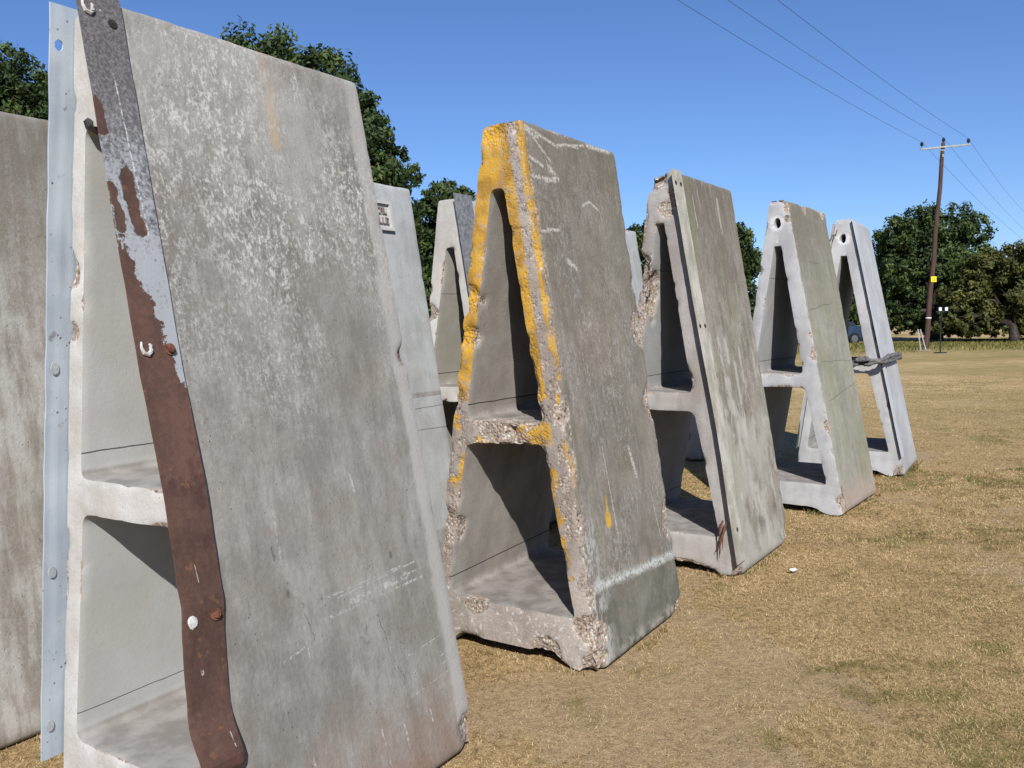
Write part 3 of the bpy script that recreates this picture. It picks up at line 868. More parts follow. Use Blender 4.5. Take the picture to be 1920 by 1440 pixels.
# --- the row behind (frame spacing and line as measured) ---
PH = .576
def row2(v, u):
    return (u * math.cos(PH) + v * math.sin(PH), -u * math.sin(PH) + v * math.cos(PH))
R2 = [
    (1.28, 'weather-stained old back-row concrete barrier cut off by the left edge of the picture', [M_flank6, M_front7, M_in7], .0225, 61, .6),
    (3.52, 'light grey back-row barrier with a small lettered panel near its top', [M_flank7, M_front7, M_in7], .022, 62, .4),
    (5.08, 'cream back-row barrier with a dark galvanised strip, just left of the yellow-painted one', [M_flank7, M_front7, M_in7], .022, 63, .9),
    (7.22, 'back-row barrier glimpsed between the yellow-painted one and the streaky brown one', [M_flank7, M_front7, M_in7], .034, 64, .6),
    (9.05, 'back-row barrier seen only through the lower opening of the streaky brown one', [M_flank7, M_front7, M_in7], .034, 65, .6),
]
rb = []
for v, lab, mats, g, sd, wr in R2:
    x, y = row2(v, -3.885 if sd == 61 else -3.825)
    ch = [((-.22, 0, 1.72), .09, .012), ((.1, 0, 1.03), .12, .02), ((.2, 0, 1.1), .1, .02), ((.33, 0, 1.05), .08, .01)] if sd == 63 else [((.5, 1.0, .03), .1, .03)]
    b = Barrier((x, y, PH, .99, .19, 2.55 if sd != 61 else 2.57, 1.0, .0), lab, GB, g, sd, mats, peak='round', tip=2.2, shift=0.0, wear=wr, chips=ch)
    rb.append(b)
rb[2].plate(1, -.06, .16, .3, 2.58, M_zinc, seed=21, bolts=[])
# inset panel with raised letters on the flank of the second one: frame, plate, letters
pb = rb[1]
sl = pb.right(1) - pb.right(0); nx = Vector((1, 0, -sl)).normalized(); upv = Vector((sl, 0, 1)).normalized(); yv = Vector((0, 1, 0))
pc = Vector((pb.right(2.33), .635, 2.33))
def pb_pt(a, b, h): return pc + yv * a + upv * b + nx * h
def panel_box(G, a0, a1, b0, b1, h0, h1):
    b = len(G.v)
    for h in (h0, h1):
        for a, b_ in ((a0, b0), (a1, b0), (a1, b1), (a0, b1)): G.v.append(tuple(pb_pt(a, b_, h)))
    G.f += [tuple(b + i for i in q) for q in ((0, 3, 2, 1), (4, 5, 6, 7), (0, 1, 5, 4), (1, 2, 6, 5), (2, 3, 7, 6), (3, 0, 4, 7))]
M_panel = concrete('cast_panel_concrete', (178, 174, 166), (206, 202, 194), off=41, pits=.2)
G = Geo(); panel_box(G, -.100, .100, -.078, .078, -.01, .003); pan = G.build('lettered_panel', M_panel, pb.root)
G = Geo()
for a0, a1, c0_, c1_, h in ((-.120, -.100, -.098, .098, .020), (.100, .120, -.098, .098, .020), (-.100, .100, .078, .098, .020), (-.100, .100, -.098, -.078, .020)): panel_box(G, a0, a1, c0_, c1_, -.01, h)
G.build('panel_rim', M_panel, pan)
M_letter = simple('grimy_letter_concrete', (122, 110, 98), (150, 140, 128), 30)
GL = {'L': ((0, 0, .2, 1), (0, 0, 1, .2)), 'O': ((0, 0, .2, 1), (.8, 0, 1, 1), (0, 0, 1, .2), (0, .8, 1, 1)), 'C': ((0, 0, .2, 1), (0, 0, 1, .2), (0, .8, 1, 1)),
      'A': ((0, 0, .2, 1), (.8, 0, 1, 1), (0, .8, 1, 1), (0, .4, 1, .55)), 'T': ((.4, 0, .6, 1), (0, .8, 1, 1)), 'I': ((.4, 0, .6, 1),), 'E': ((0, 0, .2, 1), (0, 0, 1, .2), (0, .8, 1, 1), (0, .42, .8, .58))}
for word, b_, x0 in (('LOCAL', .012, -.085), ('TILLE', -.055, -.075)):
    for k, chx in enumerate(word):
        G = Geo()
        for (p0, q0, p1, q1) in GL[chx]:
            panel_box(G, x0 + k * .033 + p0 * .024, x0 + k * .033 + p1 * .024, b_ + q0 * .045, b_ + q1 * .045, .003, .0125 + .0004 * (p0 + q0 * 2))
        G.build('letter', M_letter, pan)

# ------------------------------------------------------------------ ground
def green_f(x, y):
    p = Vector((x, y, 0))
    a = noise.noise(p * .7) * .3 + noise.noise(p * 2.1 + Vector((5, 2, 0))) * .35 + noise.noise(p * 6) * .35 + noise.noise(p * 15) * .25
    bias = -.10 + .22 * max(0, min(1, (x - 1.0) / 1.6)) if y < 9 else .06
    f = max(0.0, min(1.0, (a + bias - .02) * 2.4))
    if 26 < y < 52: f = max(f, min(1, .75 * min(1, (y - 26) / 14) * (.7 + .6 * a)))
    return f
def bare_f(x, y):
    p = Vector((x, y, 7))
    a = noise.noise(p * .7) * .7 + noise.noise(p * 2.1) * .4 + noise.noise(p * 6) * .25
    b = .12 - .14 * max(0, (x - .8) / 2) if y < 8 else -.05
    return max(0.0, min(1.0, (a + b) * 2.2))
def gh(x, y):
    p = Vector((x, y, 3))
    return noise.noise(p * .4) * .012 + noise.noise(p * 2.5) * .006 + noise.noise(p * 9) * .003

def spaced(lo, hi, fine_lo, fine_hi, step):
    out = list(np.arange(fine_lo, fine_hi, step)); s = step
    a = out[-1]
    while a < hi: s *= 1.13; a += s; out.append(a)
    s = step; a = out[0]
    while a > lo: s *= 1.13; a -= s; out.insert(0, a)
    return np.array(out)
gx = spaced(-700, 700, -3, 7.5, .06); gy = spaced(-150, 1500, 2.2, 11, .06)
NX, NY = len(gx), len(gy)
GV = np.zeros((NY, NX, 3)); GG = np.zeros((NY, NX)); GB_ = np.zeros((NY, NX))
for j, y in enumerate(gy):
    for i, x in enumerate(gx):
        GV[j, i] = (x, y, gh(x, y) - .004); GG[j, i] = green_f(x, y); GB_[j, i] = bare_f(x, y)
ii = np.arange(NX * NY).reshape(NY, NX)
GF = np.stack([ii[:-1, :-1], ii[:-1, 1:], ii[1:, 1:], ii[1:, :-1]], axis=-1).reshape(-1, 4)
def ground_mat():
    n = NB('dry_grass_ground')
    g = n.attr('green'); ba = n.attr('bare')
    f1 = n.noise(26, 6, .7); f2 = n.noise(140, 4, .7, off=2); f3 = n.noise(3.5, 5, .65, off=4); f4 = n.noise(.16, 5, .6, off=6)
    straw = n.ramp((f1 * .5 + f2 * .5), [(.36, sr(92, 74, 46)), (.46, sr(154, 128, 86)), (.54, sr(184, 156, 110)), (.66, sr(208, 182, 140))])
    soil = n.mix(sr(150, 126, 94), sr(188, 162, 126), (f2 * .6 + f1 * .4).sm(.38, .62))
    c = n.mix(straw, soil, (ba + (f1 - .5) * .8).sm(.35, .75) * .8)
    grn = n.ramp(f2, [(.35, sr(88, 78, 42)), (.5, sr(134, 120, 72)), (.65, sr(170, 152, 100))])
    c = n.mix(c, grn, (g + (f1 - .5) * .9 + (f3 - .5) * .5).sm(.25, .8) * .75)
    far = n.y.sm(7, 20)
    fc = n.mix(sr(160, 144, 92), sr(212, 182, 134), (f4 * .5 + n.noise(.03, 3, .6, off=9, stretch=(1, 5, 1)) * .3 + f3 * .2).sm(.42, .58))
    mm = n.noise(.9, 6, .75, off=16, stretch=(1, 2.2, 1))
    fc = n.mix(fc, sr(118, 112, 66), mm.sm(.52, .66) * .75)
    fc = n.mix(fc, sr(134, 126, 72), (n.y + (mm - .5) * 14).sm(24, 36) * n.y.sm(60, 50) * .7)
    fc = n.mix(fc, sr(196, 156, 120), n.noise(.35, 5, .7, off=18, stretch=(1, 3, 1)).sm(.54, .66) * .6)
    fc = n.scale_col(fc, n.noise(3.0, 8, .85, off=12) * 1.5 + .22)
    c = n.mix(c, fc, far * .75)
    n.bump(f1 * .8 + f2 * .5 + n.noise(60, 4, .7) * .5, .012, .9)
    return n.done(c, .95, 0, .1)
gr = mesh_obj('ground', GV.reshape(-1, 3), GF, ground_mat(), None, True, None, {'green': GG.ravel(), 'bare': GB_.ravel()})
gr['kind'] = 'structure'

# grass blades
def blade_mat():
    n = NB('grass_blades')
    t = n.attr('tint'); g = n.attr('gr')
    dry = n.ramp(t, [(0, sr(98, 78, 52)), (.35, sr(164, 136, 96)), (.7, sr(204, 174, 128)), (1, sr(218, 192, 150))])
    grn = n.ramp(t, [(0, sr(72, 72, 34)), (.5, sr(112, 108, 56)), (1, sr(156, 146, 88))])
    return n.done(n.mix(dry, grn, g), .85, 0, .15)
M_blade = blade_mat()
rs = np.random.RandomState(5)
def blades(name, xy, h0, h1, wd, lean, mat, green_bias=0.0, label=None):
    n_ = len(xy)
    gv = np.array([green_f(a, b) for a, b in xy]); zz = np.array([gh(a, b) for a, b in xy])
    isg = (rs.rand(n_) < np.clip(gv * .60 + .14 + green_bias, 0, 1)).astype(float)
    hgt = rs.uniform(h0, h1, n_) * (.7 + .6 * gv)
    ang = rs.uniform(0, 2 * np.pi, n_); ln = rs.uniform(lean * .3, lean, n_)
    wa = rs.uniform(0, np.pi, n_)
    P = np.column_stack([xy[:, 0], xy[:, 1], zz - .004])
    W_ = np.column_stack([np.cos(wa), np.sin(wa), np.zeros(n_)]) * (wd(xy[:, 1])[:, None] * .5)
    d = np.column_stack([np.cos(ang) * ln, np.sin(ang) * ln, np.ones(n_) - ln * .25]) * hgt[:, None]
    mid_ = P + d * .55 + np.column_stack([np.zeros(n_), np.zeros(n_), hgt * .12])
    A = np.stack([P - W_, P + W_, mid_ + W_ * .8, mid_ - W_ * .8, P + d], axis=1).reshape(-1, 3)
    b = np.arange(n_)[:, None] * 5
    F = np.concatenate([b + np.array([[0, 1, 2]]), b + np.array([[0, 2, 3]]), b + np.array([[3, 2, 4]])])
    patch = np.array([noise.noise(Vector((a * 3.2, b * 3.2, 4))) + .6 * noise.noise(Vector((a * 11, b * 11, 8))) for a, b in xy])
    tint = np.repeat(np.clip(rs.rand(n_) * .8 + .1 + patch * .5, 0, 1), 5)
    o = mesh_obj(name, A, F, mat, None, False, None, {'tint': tint, 'gr': np.repeat(isg, 5)})
    tag(o, label, 'grass', None, 'stuff')
    return o
def wedge(n_, y0, y1, pw=1.0):
    y = y0 + (y1 - y0) * rs.rand(n_) ** pw
    x = (rs.rand(n_) * 1.42 - .70) * y
    return np.column_stack([x, y])
pts = np.vstack([wedge(430000, 2.3, 8.5, 1.05), wedge(190000, 8, 22, 1.1)])
bf = np.array([bare_f(a, b) for a, b in pts[:, :2]])
keep = rs.rand(len(pts)) > bf * .72
pts = pts[keep]
blades('grass', pts, .006, .019, lambda y: np.maximum(.0016, .0006 * y), 1.7, M_blade, label='short dry straw-coloured grass with thin green patches round the barriers')
# longer tufts the mower leaves along the foot of each barrier
tf = []
for b in [b1, b2, b3, b4, b5] + rb:
    M = Matrix.Translation(b.root.location) @ Matrix.Rotation(b.root.rotation_euler[2], 4, 'Z')
    for k in range(1500):
        side = rs.randint(4); o_ = abs(rs.normal()) * .022 + .004
        if side in (0, 1): p = Vector((b.W / 2 + o_, rs.rand() * b.D, 0))
        elif side == 2: p = Vector(((rs.rand() - .5) * b.W, -o_, 0))
        else: p = Vector(((rs.rand() - .5) * b.W, b.D + o_, 0))
        if noise.noise(Vector((p.x * 5, p.y * 5, b.W * 9))) < -.12: continue
        q = M @ p; tf.append((q.x, q.y))
blades('grass', np.array(tf), .015, .050, lambda y: np.maximum(.0018, .0006 * y), .9, M_blade, .15, label='slightly longer dry grass along the feet of the barriers')
p2 = np.column_stack([rs.uniform(8, 40, 90000), 34.0 + 13.5 * rs.rand(90000) ** .55])
k2 = np.array([noise.noise(Vector((a * .5, b * .35, 2))) for a, b in p2]); p2 = p2[rs.rand(90000) < np.clip(.55 + k2 * 1.2, .1, 1) * np.clip((p2[:, 1] - 33.5 + 2.5 * k2) / 5, 0, 1)]
blades('grass', p2, .04, .20, lambda y: np.full(len(y), .024), .8, M_blade, .75, label='taller pale green grass along the foot of the far trees')

# ------------------------------------------------------------------ trees
def leaf_mat(name, c0, c1, c2):
    n = NB(name); t = n.attr('tint')
    c = n.ramp(t, [(0, sr(*c0)), (.5, sr(*c1)), (1, sr(*c2))])
    n.put(n.b.inputs['Base Color'], c); n.b.inputs['Roughness'].default_value = .6; n.b.inputs['Specular IOR Level'].default_value = .25
    tr = n.t.nodes.new('ShaderNodeBsdfTranslucent'); n.put(tr.inputs[0], n.scale_col(c, .85))
    mx = n.t.nodes.new('ShaderNodeMixShader'); mx.inputs[0].default_value = .22
    n.t.links.new(n.b.outputs[0], mx.inputs[1]); n.t.links.new(tr.outputs[0], mx.inputs[2]); n.t.links.new(mx.outputs[0], n.out.inputs[0])
    return n.m
M_oak = leaf_mat('oak_leaves', (28, 40, 20), (52, 68, 32), (92, 106, 50))
M_brown = leaf_mat('olive_brown_leaves', (40, 45, 22), (74, 78, 36), (108, 106, 54))
M_bark = simple('bark', (38, 31, 26), (68, 57, 48), 10, stretch=(1, 1, .3))

def tree(name, base, blobs, nleaf, leaf, mat, seed, label, group='trees beyond the field', depth=1.0, trunk_r=.35, cat='tree', skirt=None):
    rs = np.random.RandomState(seed); rnd = random.Random(seed)
    root = empty(name, (base[0], base[1], 0), 0, label, cat, group)
    bl = []
    for (x, y, z, r) in blobs:
        bl.append((x, y + rnd.uniform(-.3, .3) * r * depth, z, r)); 
        bl.append((x + rnd.uniform(-.3, .3) * r, y + depth * r * rnd.uniform(.8, 1.5), z - r * rnd.uniform(.05, .3), r * .92))
    area = sum(b[3] ** 2 for b in bl)
    C, Nn, cl = [], [], []
    for (x, y, z, r) in bl:
        k = max(14, int(36 * (r ** 1.1)))
        d = rs.normal(size=(k, 3)); d /= np.linalg.norm(d, axis=1)[:, None]
        rad_ = r * rs.uniform(.62, 1.0, k) ** .6
        c = np.array([x, y, z]) + d * rad_[:, None] * np.array([1, 1, .9])
        m = max(20, int(nleaf * r * r / area / k))
        rr = r * rs.uniform(.16, .34, k)
        off = rs.normal(size=(k, m, 3)); off /= np.linalg.norm(off, axis=2)[:, :, None]
        off *= (rs.rand(k, m, 1) ** .45) * rr[:, None, None]
        P = (c[:, None, :] + off).reshape(-1, 3)
        N_ = (d[:, None, :] * .5 + off / rr[:, None, None] * .6 + rs.normal(size=(k, m, 3)) * .45).reshape(-1, 3)
        C.append(P); Nn.append(N_); cl.append(np.repeat(rs.rand(k), m))
    P = np.vstack(C) - np.array([base[0], base[1], 0]); N_ = np.vstack(Nn); N_ /= np.linalg.norm(N_, axis=1)[:, None]; cl = np.concatenate(cl)
    lowlim = skirt if skirt is not None else .5
    ok = P[:, 2] > lowlim + rs.rand(len(P)) * .5
    P, N_, cl = P[ok], N_[ok], cl[ok]; n_ = len(P)
    a = np.cross(N_, rs.normal(size=(n_, 3))); a /= np.linalg.norm(a, axis=1)[:, None]; b = np.cross(N_, a)
    L = leaf * rs.uniform(.55, 1.15, n_)[:, None]
    A = np.stack([P - a * L, P + b * L * .45 + N_ * L * .12, P + a * L, P - b * L * .45 + N_ * L * .12], axis=1).reshape(-1, 3)
    F = np.arange(n_ * 4).reshape(-1, 4)
    tint = np.clip(cl * .55 + rs.rand(n_) * .45, 0, 1)
    mesh_obj('crown', A, F, mat, root, False, None, {'tint': np.repeat(tint, 4)})
    # trunk and limbs
    G = Geo()
    zt = np.mean([q[2] for q in bl]); top = Vector((np.mean([q[0] for q in bl]) - base[0], np.mean([q[1] for q in bl]) - base[1], zt))
    sp = [Vector((0, 0, -.1)), Vector((.05, 0, zt * .18)), Vector((top.x * .15 + .1, top.y * .2, zt * .42)), Vector((top.x * .5, top.y * .5, zt * .75)), top]
    G.tube(sp, [trunk_r * 1.35, trunk_r, trunk_r * .85, trunk_r * .6, trunk_r * .25], 12, jit=.07, seed=seed)
    for (x, y, z, r) in bl[::2]:
        st_ = sp[2].lerp(sp[3], rnd.random()); e = Vector((x - base[0], y - base[1], z)); md = st_.lerp(e, .5) + Vector((rnd.uniform(-.4, .4), rnd.uniform(-.4, .4), rnd.uniform(-.1, .5)))
        G.tube([st_, md, e], [trunk_r * .45, trunk_r * .28, trunk_r * .08], 7, jit=.08, seed=seed)
        for q in range(3):
            e2 = e + Vector((rnd.uniform(-1, 1), rnd.uniform(-1, 1), rnd.uniform(-.6, .8))) * r * .8
            G.tube([md.lerp(e, .4), e.lerp(e2, .6), e2], [trunk_r * .16, trunk_r * .1, trunk_r * .03], 5)
    G.build('trunk', M_bark, root, True)
    return root

TB = {
 'T1': [(-16.86, 27.0, 9.74, 1.63), (-15.51, 27.0, 9.78, 1.05), (-14.9, 27.0, 8.86, 1.0), (-16.32, 27.0, 7.91, 2.06), (-14.42, 27.0, 8.03, 0.86), (-17.71, 27.0, 7.28, 2.23), (-15.73, 27.0, 6.56, 1.89), (-18.43, 27.0, 8.95, 1.89), (-15.5, 27, 4.6, 1.8), (-17.6, 27, 4.6, 2.0)],
 'T2': [(-8.67, 30.0, 10.5, 1.85), (-10.21, 30.0, 9.51, 2.0), (-6.55, 30.0, 9.95, 1.55), (-5.36, 30.0, 9.1, 1.1), (-7.27, 30.0, 8.33, 2.1), (-4.75, 30.0, 8.07, 0.95), (-4.0, 30.0, 7.25, 0.82), (-4.9, 30.0, 6.6, 1.43), (-6.62, 30.0, 6.09, 2.1), (-4.3, 30.0, 5.46, 1.1), (-4.98, 30.0, 4.36, 1.53), (-9.2, 30.0, 7.27, 2.48), (-11.64, 30.0, 7.33, 2.1), (-7.45, 30.0, 4.24, 2.1), (-5.0, 30, 3.0, 1.3)],
 'T3': [(-2.94, 42.0, 7.75, 1.2), (-4.15, 42.0, 6.7, 1.28), (-1.89, 42.0, 7.2, 1.05), (-4.88, 42.0, 4.89, 1.47), (-3.28, 42.0, 5.11, 1.6), (-1.42, 42.0, 5.32, 1.47), (-3.87, 42.0, 3.27, 1.2), (-2.27, 42.0, 3.23, 1.34), (-0.47, 42.0, 6.08, 1.2), (-4.6, 42, 2.4, 1.3)],
 'T4': [(7.88, 48.0, 6.38, 1.1), (10.21, 48.0, 6.74, 2.02), (8.68, 48.0, 5.28, 1.53), (12.63, 48.0, 6.08, 1.16), (13.38, 48.0, 4.86, 1.1), (11.71, 48.0, 5.2, 1.83), (13.06, 48.0, 3.21, 1.16), (8.65, 48.0, 3.17, 1.28), (10.78, 48.0, 2.81, 1.53)],
 'T5': [(23.19, 50.0, 6.25, 1.25), (24.57, 50.0, 6.66, 1.45), (26.34, 50.0, 6.7, 1.5), (27.6, 50.0, 6.51, 1.0), (23.08, 50.0, 4.13, 1.2), (24.85, 50.0, 4.39, 1.91), (26.75, 50.0, 4.34, 1.91), (23.28, 50.0, 2.6, 1.1), (25.18, 50.0, 2.3, 1.3), (27.08, 50.0, 2.45, 1.59), (24.3, 49.6, 1.5, .9), (26.0, 50.5, 1.5, 1.1), (22.9, 50.2, 1.75, .8), (25.2, 51, 5.5, 2.0), (23.6, 49.3, 1.15, .75), (24.7, 49.2, 1.1, .7), (25.8, 49.4, 1.1, .8), (27.4, 49.8, 1.2, .9), (22.7, 50, 1.3, .6)],
 'T6': [(24.93, 44.0, 3.84, 1.1), (26.32, 44.0, 4.16, 1.1), (27.85, 44.0, 3.9, 1.5), (23.97, 44.0, 2.48, 1.0), (25.79, 44.0, 2.4, 1.3), (27.47, 44.0, 2.3, 1.5), (23.37, 44.0, 1.4, 0.7), (24.97, 44.0, 1.4, 0.7), (29.41, 44.0, 2.75, 1.6), (22.9, 44.2, 1.0, .6), (24.2, 43.8, .95, .65), (26.9, 44, 1.3, .8), (28.5, 44, 1.6, 1.3), (28.9, 44, 4.2, 1.2), (25.4, 44.5, 1.2, .8), (24.6, 43.6, .75, .5), (25.3, 43.7, .8, .5), (27.3, 43.8, .85, .6), (23.4, 44, .8, .5)],
}
tree('oak_tree', (-16.6, 28), TB['T1'], 62000, .11, M_oak, 1, 'dark green tree at the left edge, above the stained old back-row barrier', trunk_r=.5)
tree('oak_tree', (-7.4, 31), TB['T2'], 120000, .12, M_oak, 2, 'tallest dark green tree, rising behind the nearest barrier')
tree('oak_tree', (-3.0, 43), TB['T3'], 45000, .15, M_oak, 3, 'lower rounded tree just left of the yellow-painted barrier')
tree('oak_tree', (10.3, 49), TB['T4'], 40000, .15, M_oak, 4, 'dark tree showing on both sides of the streaky brown barrier')
tree('oak_tree', (24.6, 48.5), TB['T5'], 62000, .14, M_oak, 5, 'broad dark green tree standing directly behind the electricity pole', trunk_r=.30, skirt=.12)
tree('tree', (25.9, 43.2), TB['T6'], 85000, .12, M_brown, 6, 'low olive-brown tree at the right edge with branches down to the grass', trunk_r=.24, skirt=.08)
# distant woodland closing the horizon
wr = np.random.RandomState(9)
wb = []
for k in range(90):
    a = -0.95 + 1.9 * k / 89; d = 150 + wr.uniform(-20, 40)
    wb.append((math.sin(a) * d, math.cos(a) * d, wr.uniform(1.5, 3.4), wr.uniform(3.5, 5.5)))
P = []; N_ = []
for x, y, z, r in wb:
    m = 900; d = wr.normal(size=(m, 3)); d /= np.linalg.norm(d, axis=1)[:, None]
    rr_ = r * (1 + .25 * np.sin(d[:, :1] * 7 + x) * np.cos(d[:, 2:] * 9))
    P.append(np.array([x, y, z]) + d * rr_ * np.array([1.2, 1, .8]) * wr.uniform(.8, 1, (m, 1))); N_.append(d + wr.normal(size=(m, 3)) * .4)
P = np.vstack(P); N_ = np.vstack(N_); ok = P[:, 2] > 0; P, N_ = P[ok], N_[ok]; N_ /= np.linalg.norm(N_, axis=1)[:, None]
a = np.cross(N_, wr.normal(size=P.shape)); a /= np.linalg.norm(a, axis=1)[:, None]; b = np.cross(N_, a); L = .55
A = np.stack([P - a * L, P + b * L * .7, P + a * L, P - b * L * .7], axis=1).reshape(-1, 3)
tag(mesh_obj('distant_woodland', A, np.arange(len(A)).reshape(-1, 4), M_oak, None, False, None, {'tint': np.repeat(wr.rand(len(P)), 4)}), 'far dark line of woodland across the end of the field', 'woodland', None, 'stuff')

# ------------------------------------------------------------------ electricity pole and wires
M_pole = simple('creosoted_wood', (62, 46, 40), (94, 70, 62), 5, stretch=(6, 6, .4), rough=.85)
M_arm = simple('weathered_crossarm', (146, 148, 144), (176, 176, 170), 6)
M_ins = simple('dark_insulator', (34, 34, 40), (58, 58, 66), 9, rough=.3)
M_yel = simple('yellow_plate', (224, 206, 30), (238, 220, 50), 4, rough=.5)
M_blk = simple('black_print', (22, 22, 22), (34, 34, 34), 4, rough=.6)
M_wht = simple('white_band', (214, 212, 206), (230, 228, 222), 6)
pb_, pt_ = Vector((18.80, 38.0, 0)), Vector((19.53, 38.0, 9.20))
pole = empty('electricity_pole', pb_, 0, 'tall leaning brown wooden electricity pole with a pale crossarm at its top', 'pole')
Q = lambda p: Vector(p) - pb_
G = Geo(); N = 14
pp = [(0, 0, -.3)] + [tuple((pt_ - pb_) * (i / N) + Vector((.02 * math.sin(i * 1.3), 0, 0))) for i in range(N + 1)]
G.tube(pp, [.125] + [.122 - .042 * i / N for i in range(N + 1)], 14, jit=.03, seed=4); G.build('shaft', M_pole, pole, True)
ax0, ax1 = Q((18.56, 38.22, 8.96)), Q((20.53, 37.78, 9.03))
rot = (ax1 - ax0).to_track_quat('X', 'Z').to_matrix()
G = Geo(); G.box((ax0 + ax1) / 2 + Vector((0, -.10, 0)), ((ax1 - ax0).length, .08, .075), rot); G.build('crossarm', M_arm, pole)
ins = [Vector((18.62, 38.12, 9.22)), Vector((19.53, 38.0, 9.36)), Vector((20.49, 37.72, 9.24))]
for p in ins:
    q = Q(p); G = Geo()
    G.tube([q + Vector((0, 0, -.20)), q + Vector((0, 0, -.10))], .015, 8)
    G.tube([q + Vector((0, 0, z_)) for z_ in (-.12, -.10, -.06, -.05, -.01, 0, .04, .06)], [.04, .075, .05, .085, .05, .075, .045, .03], 12)
    G.build('insulator', M_ins, pole, True)
ps = Q((19.08, 37.87, 3.15))
G = Geo(); G.box(ps, (.25, .012, .25)); sg = G.build('warning_sign', M_yel, pole)
sz = ps + Vector((0, -.009, 0))
for x_, z_, w_, h_ in ((-.06, .02, .05, .02), (.045, .0, .022, .13), (-.02, -.075, .12, .012)):
    G = Geo(); G.box(sz + Vector((x_, 0, z_)), (w_, .004, h_)); G.build('sign_mark', M_blk, sg)
G = Geo(); q = Q((18.92, 38, 1.42)); G.tube([q + Vector((0, 0, -.03)), q + Vector((.003, 0, .03))], .126, 16); G.build('white_band', M_wht, pole)
G = Geo(); G.box(Q((19.46, 37.90, 8.62)), (.06, .02, .12)); G.build('tag_plate', M_arm, pole)
G = Geo(); G.box(Q((19.44, 37.93, 8.86)), (.20, .03, .05)); G.build('bracket', M_arm, pole)
M_wire = simple('overhead_wire', (52, 54, 62), (70, 72, 80), 5)
near = [Vector((4.18, 20.5, 9.2)), Vector((5.40, 20.6, 9.2)), Vector((6.64, 20.7, 9.2))]
far = [Vector((35.02, 58.0, 7.25)), Vector((35.38, 58.0, 7.7)), Vector((35.36, 58.0, 8.9))]
wl = ['left-hand overhead wire crossing the sky to the pole', 'middle overhead wire, ending at the insulator on the pole top', 'right-hand overhead wire, highest of the three in the sky']
for k in range(3):
    G = Geo(); P0 = ins[k] + Vector((0, 0, .06)); ext = P0 + (near[k] - P0) * 2.2
    A_ = [P0 + (ext - P0) * t + Vector((0, 0, -.55 * 4 * t * (1 - t) + .55 * 4 * .4545 * .5455 * t / .4545)) for t in np.linspace(0, 1, 30)]
    B_ = [P0 + (far[k] - P0) * t * 1.6 + Vector((0, 0, -.5 * 4 * t * (1 - t))) for t in np.linspace(0, 1, 24)]
    G.tube(A_[::-1] + B_[1:], .0055, 5)
    tag(G.build('overhead_wire', M_wire, None), wl[k], 'wire', 'wires carried by the electricity pole')

# floodlight stand
M_dark = simple('dark_metal', (30, 32, 36), (48, 50, 54), 10, rough=.5)
M_lamp = simple('white_lamp_glass', (222, 224, 226), (240, 242, 244), 10, rough=.2)
fs = empty('floodlight_stand', (17.45, 34.05, 0), 0, 'dark floodlight stand with two white lamps, standing right of the pole', 'floodlight')
G = Geo(); G.tube([(0, 0, .02), (0, 0, 1.0), (.03, 0, 1.66)], [.028, .024, .02], 8); G.build('mast', M_dark, fs)
G = Geo(); G.tube([(0, 0, .0), (0, 0, .035)], [.26, .23], 20); G.build('base', M_dark, fs)
G = Geo(); G.box((.05, 0, 1.66), (.42, .03, .03)); G.box((-.17, -.02, 1.68), (.06, .05, .05)); G.build('crossbar', M_dark, fs)
for x_ in (-.05, .20):
    G = Geo(); G.box((x_, -.02, 1.78), (.15, .09, .17)); h = G.build('lamp_head', M_dark, fs)
    G = Geo(); G.box((x_, -.069, 1.78), (.11, .006, .135)); G.build('lamp_glass', M_lamp, h)
# boards leaning by the pole
bd = empty('pale_boards', (17.95, 36.5, 0), 0, 'two pale boards propped upright against the foot of the pole', 'boards')
M_board = simple('bleached_board', (128, 118, 110), (172, 164, 156), 7, stretch=(1, 1, .3))
for x0, x1, w_ in ((-.14, -.07, .055), (.08, .03, .05)):
    G = Geo(); v = Vector((x1 - x0, .42, .93)); G.box(Vector((x0, -.10, 0)) + v / 2, (w_, .03, v.length), v.to_track_quat('Z', 'Y').to_matrix()); G.build('board', M_board, bd)
G = Geo(); G.tube([(-.3, -.1, .01), (.25, -.12, .03), (.4, -.05, .015)], [.015, .022, .01], 6); G.build('loose_slat', M_board, bd)

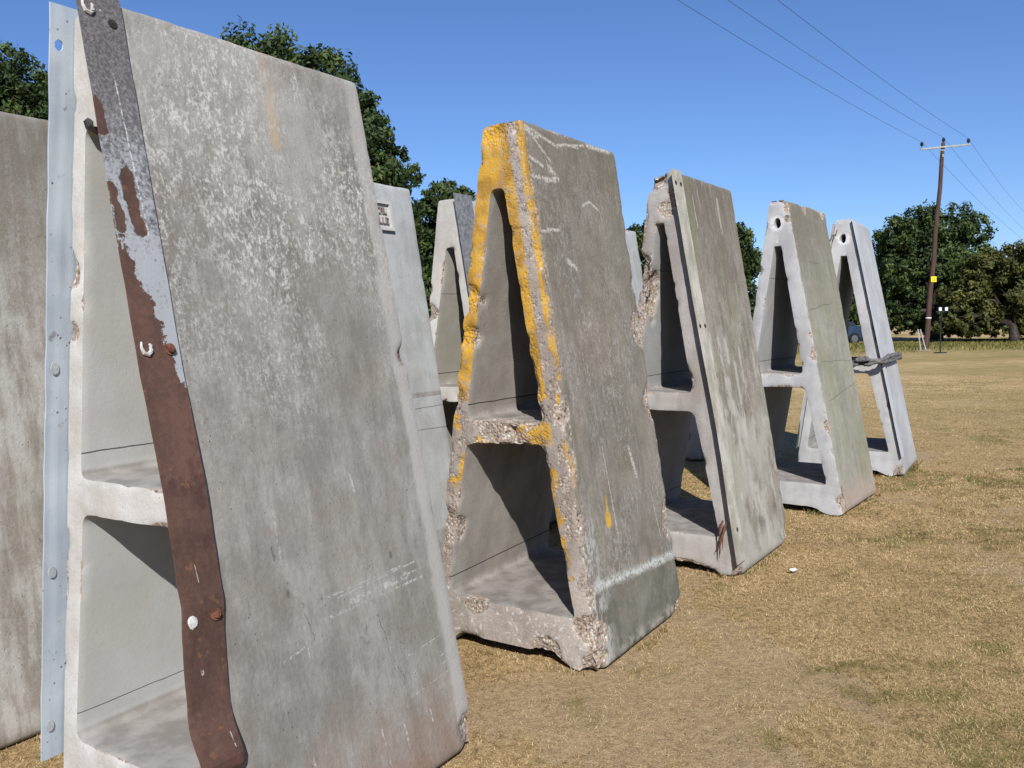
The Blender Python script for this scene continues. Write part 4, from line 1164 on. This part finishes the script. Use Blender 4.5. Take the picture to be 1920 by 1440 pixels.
# parked vehicle far behind, seen through the fifth barrier
M_car = simple('dark_blue_paint', (38, 54, 74), (50, 68, 90), 3, rough=.25, spec=.6)
M_glass = simple('tinted_glass', (22, 26, 32), (30, 36, 44), 3, rough=.08, spec=.8)
M_tyre = simple('tyre_rubber', (24, 24, 24), (36, 36, 36), 8, rough=.9)
M_rim = simple('wheel_rim', (84, 86, 90), (104, 106, 108), 8, rough=.4)
car = empty('parked_car', (17.6, 47.2, 0), rad(12), 'dark blue parked car far off, seen through the farthest front-row barrier', 'car')
prof = [(-2.15, .35), (-2.2, .62), (-2.1, .86), (-1.2, .98), (-.55, 1.46), (.75, 1.50), (1.6, 1.05), (2.1, .98), (2.2, .6), (2.15, .35)]
def prism(pts, y0, y1):
    G = Geo(); k = len(pts); G.v = [(x, y0, z) for x, z in pts] + [(x, y1, z) for x, z in pts]
    G.f = [tuple(range(k)), tuple(range(2 * k - 1, k - 1, -1))] + [(i, k + i, k + (i + 1) % k, (i + 1) % k) for i in range(k)]
    return G
cb = prism(prof, -.85, .85).build('body', M_car, car)
bv = cb.modifiers.new('bevel', 'BEVEL'); bv.width = .09; bv.segments = 3
prism([(-1.0, 1.0), (-.5, 1.40), (.05, 1.43), (.05, 1.0)], -.865, .865).build('window', M_glass, car)
prism([(.12, 1.0), (.12, 1.43), (.7, 1.42), (1.35, 1.05)], -.865, .865).build('window', M_glass, car)
for x_ in (-1.35, 1.35):
    for y_ in (-.80, .80):
        G = Geo(); G.tube([(x_, y_ - .11, .33), (x_, y_ + .11, .33)], .33, 20); wh = G.build('wheel', M_tyre, car)
        G = Geo(); G.tube([(x_, y_ - .118, .33), (x_, y_ + .118, .33)], .2, 16); G.build('rim', M_rim, wh)

# scrap of paper on the grass
G = Geo(); n_ = 9; r_ = random.Random(2)
G.v = [(0, 0, .022)] + [(.026 * math.cos(2 * math.pi * k / n_) * r_.uniform(.6, 1.2), .02 * math.sin(2 * math.pi * k / n_) * r_.uniform(.6, 1.2), r_.uniform(.008, .03)) for k in range(n_)]
G.f = [(0, 1 + k, 1 + (k + 1) % n_) for k in range(n_)]
pa = G.build('paper_scrap', M_wht, None); pa.location = (1.73, 5.14, .012)
so = pa.modifiers.new('solid', 'SOLIDIFY'); so.thickness = .001
tag(pa, 'small white scrap lying on the grass in front of the streaky brown barrier', 'litter')
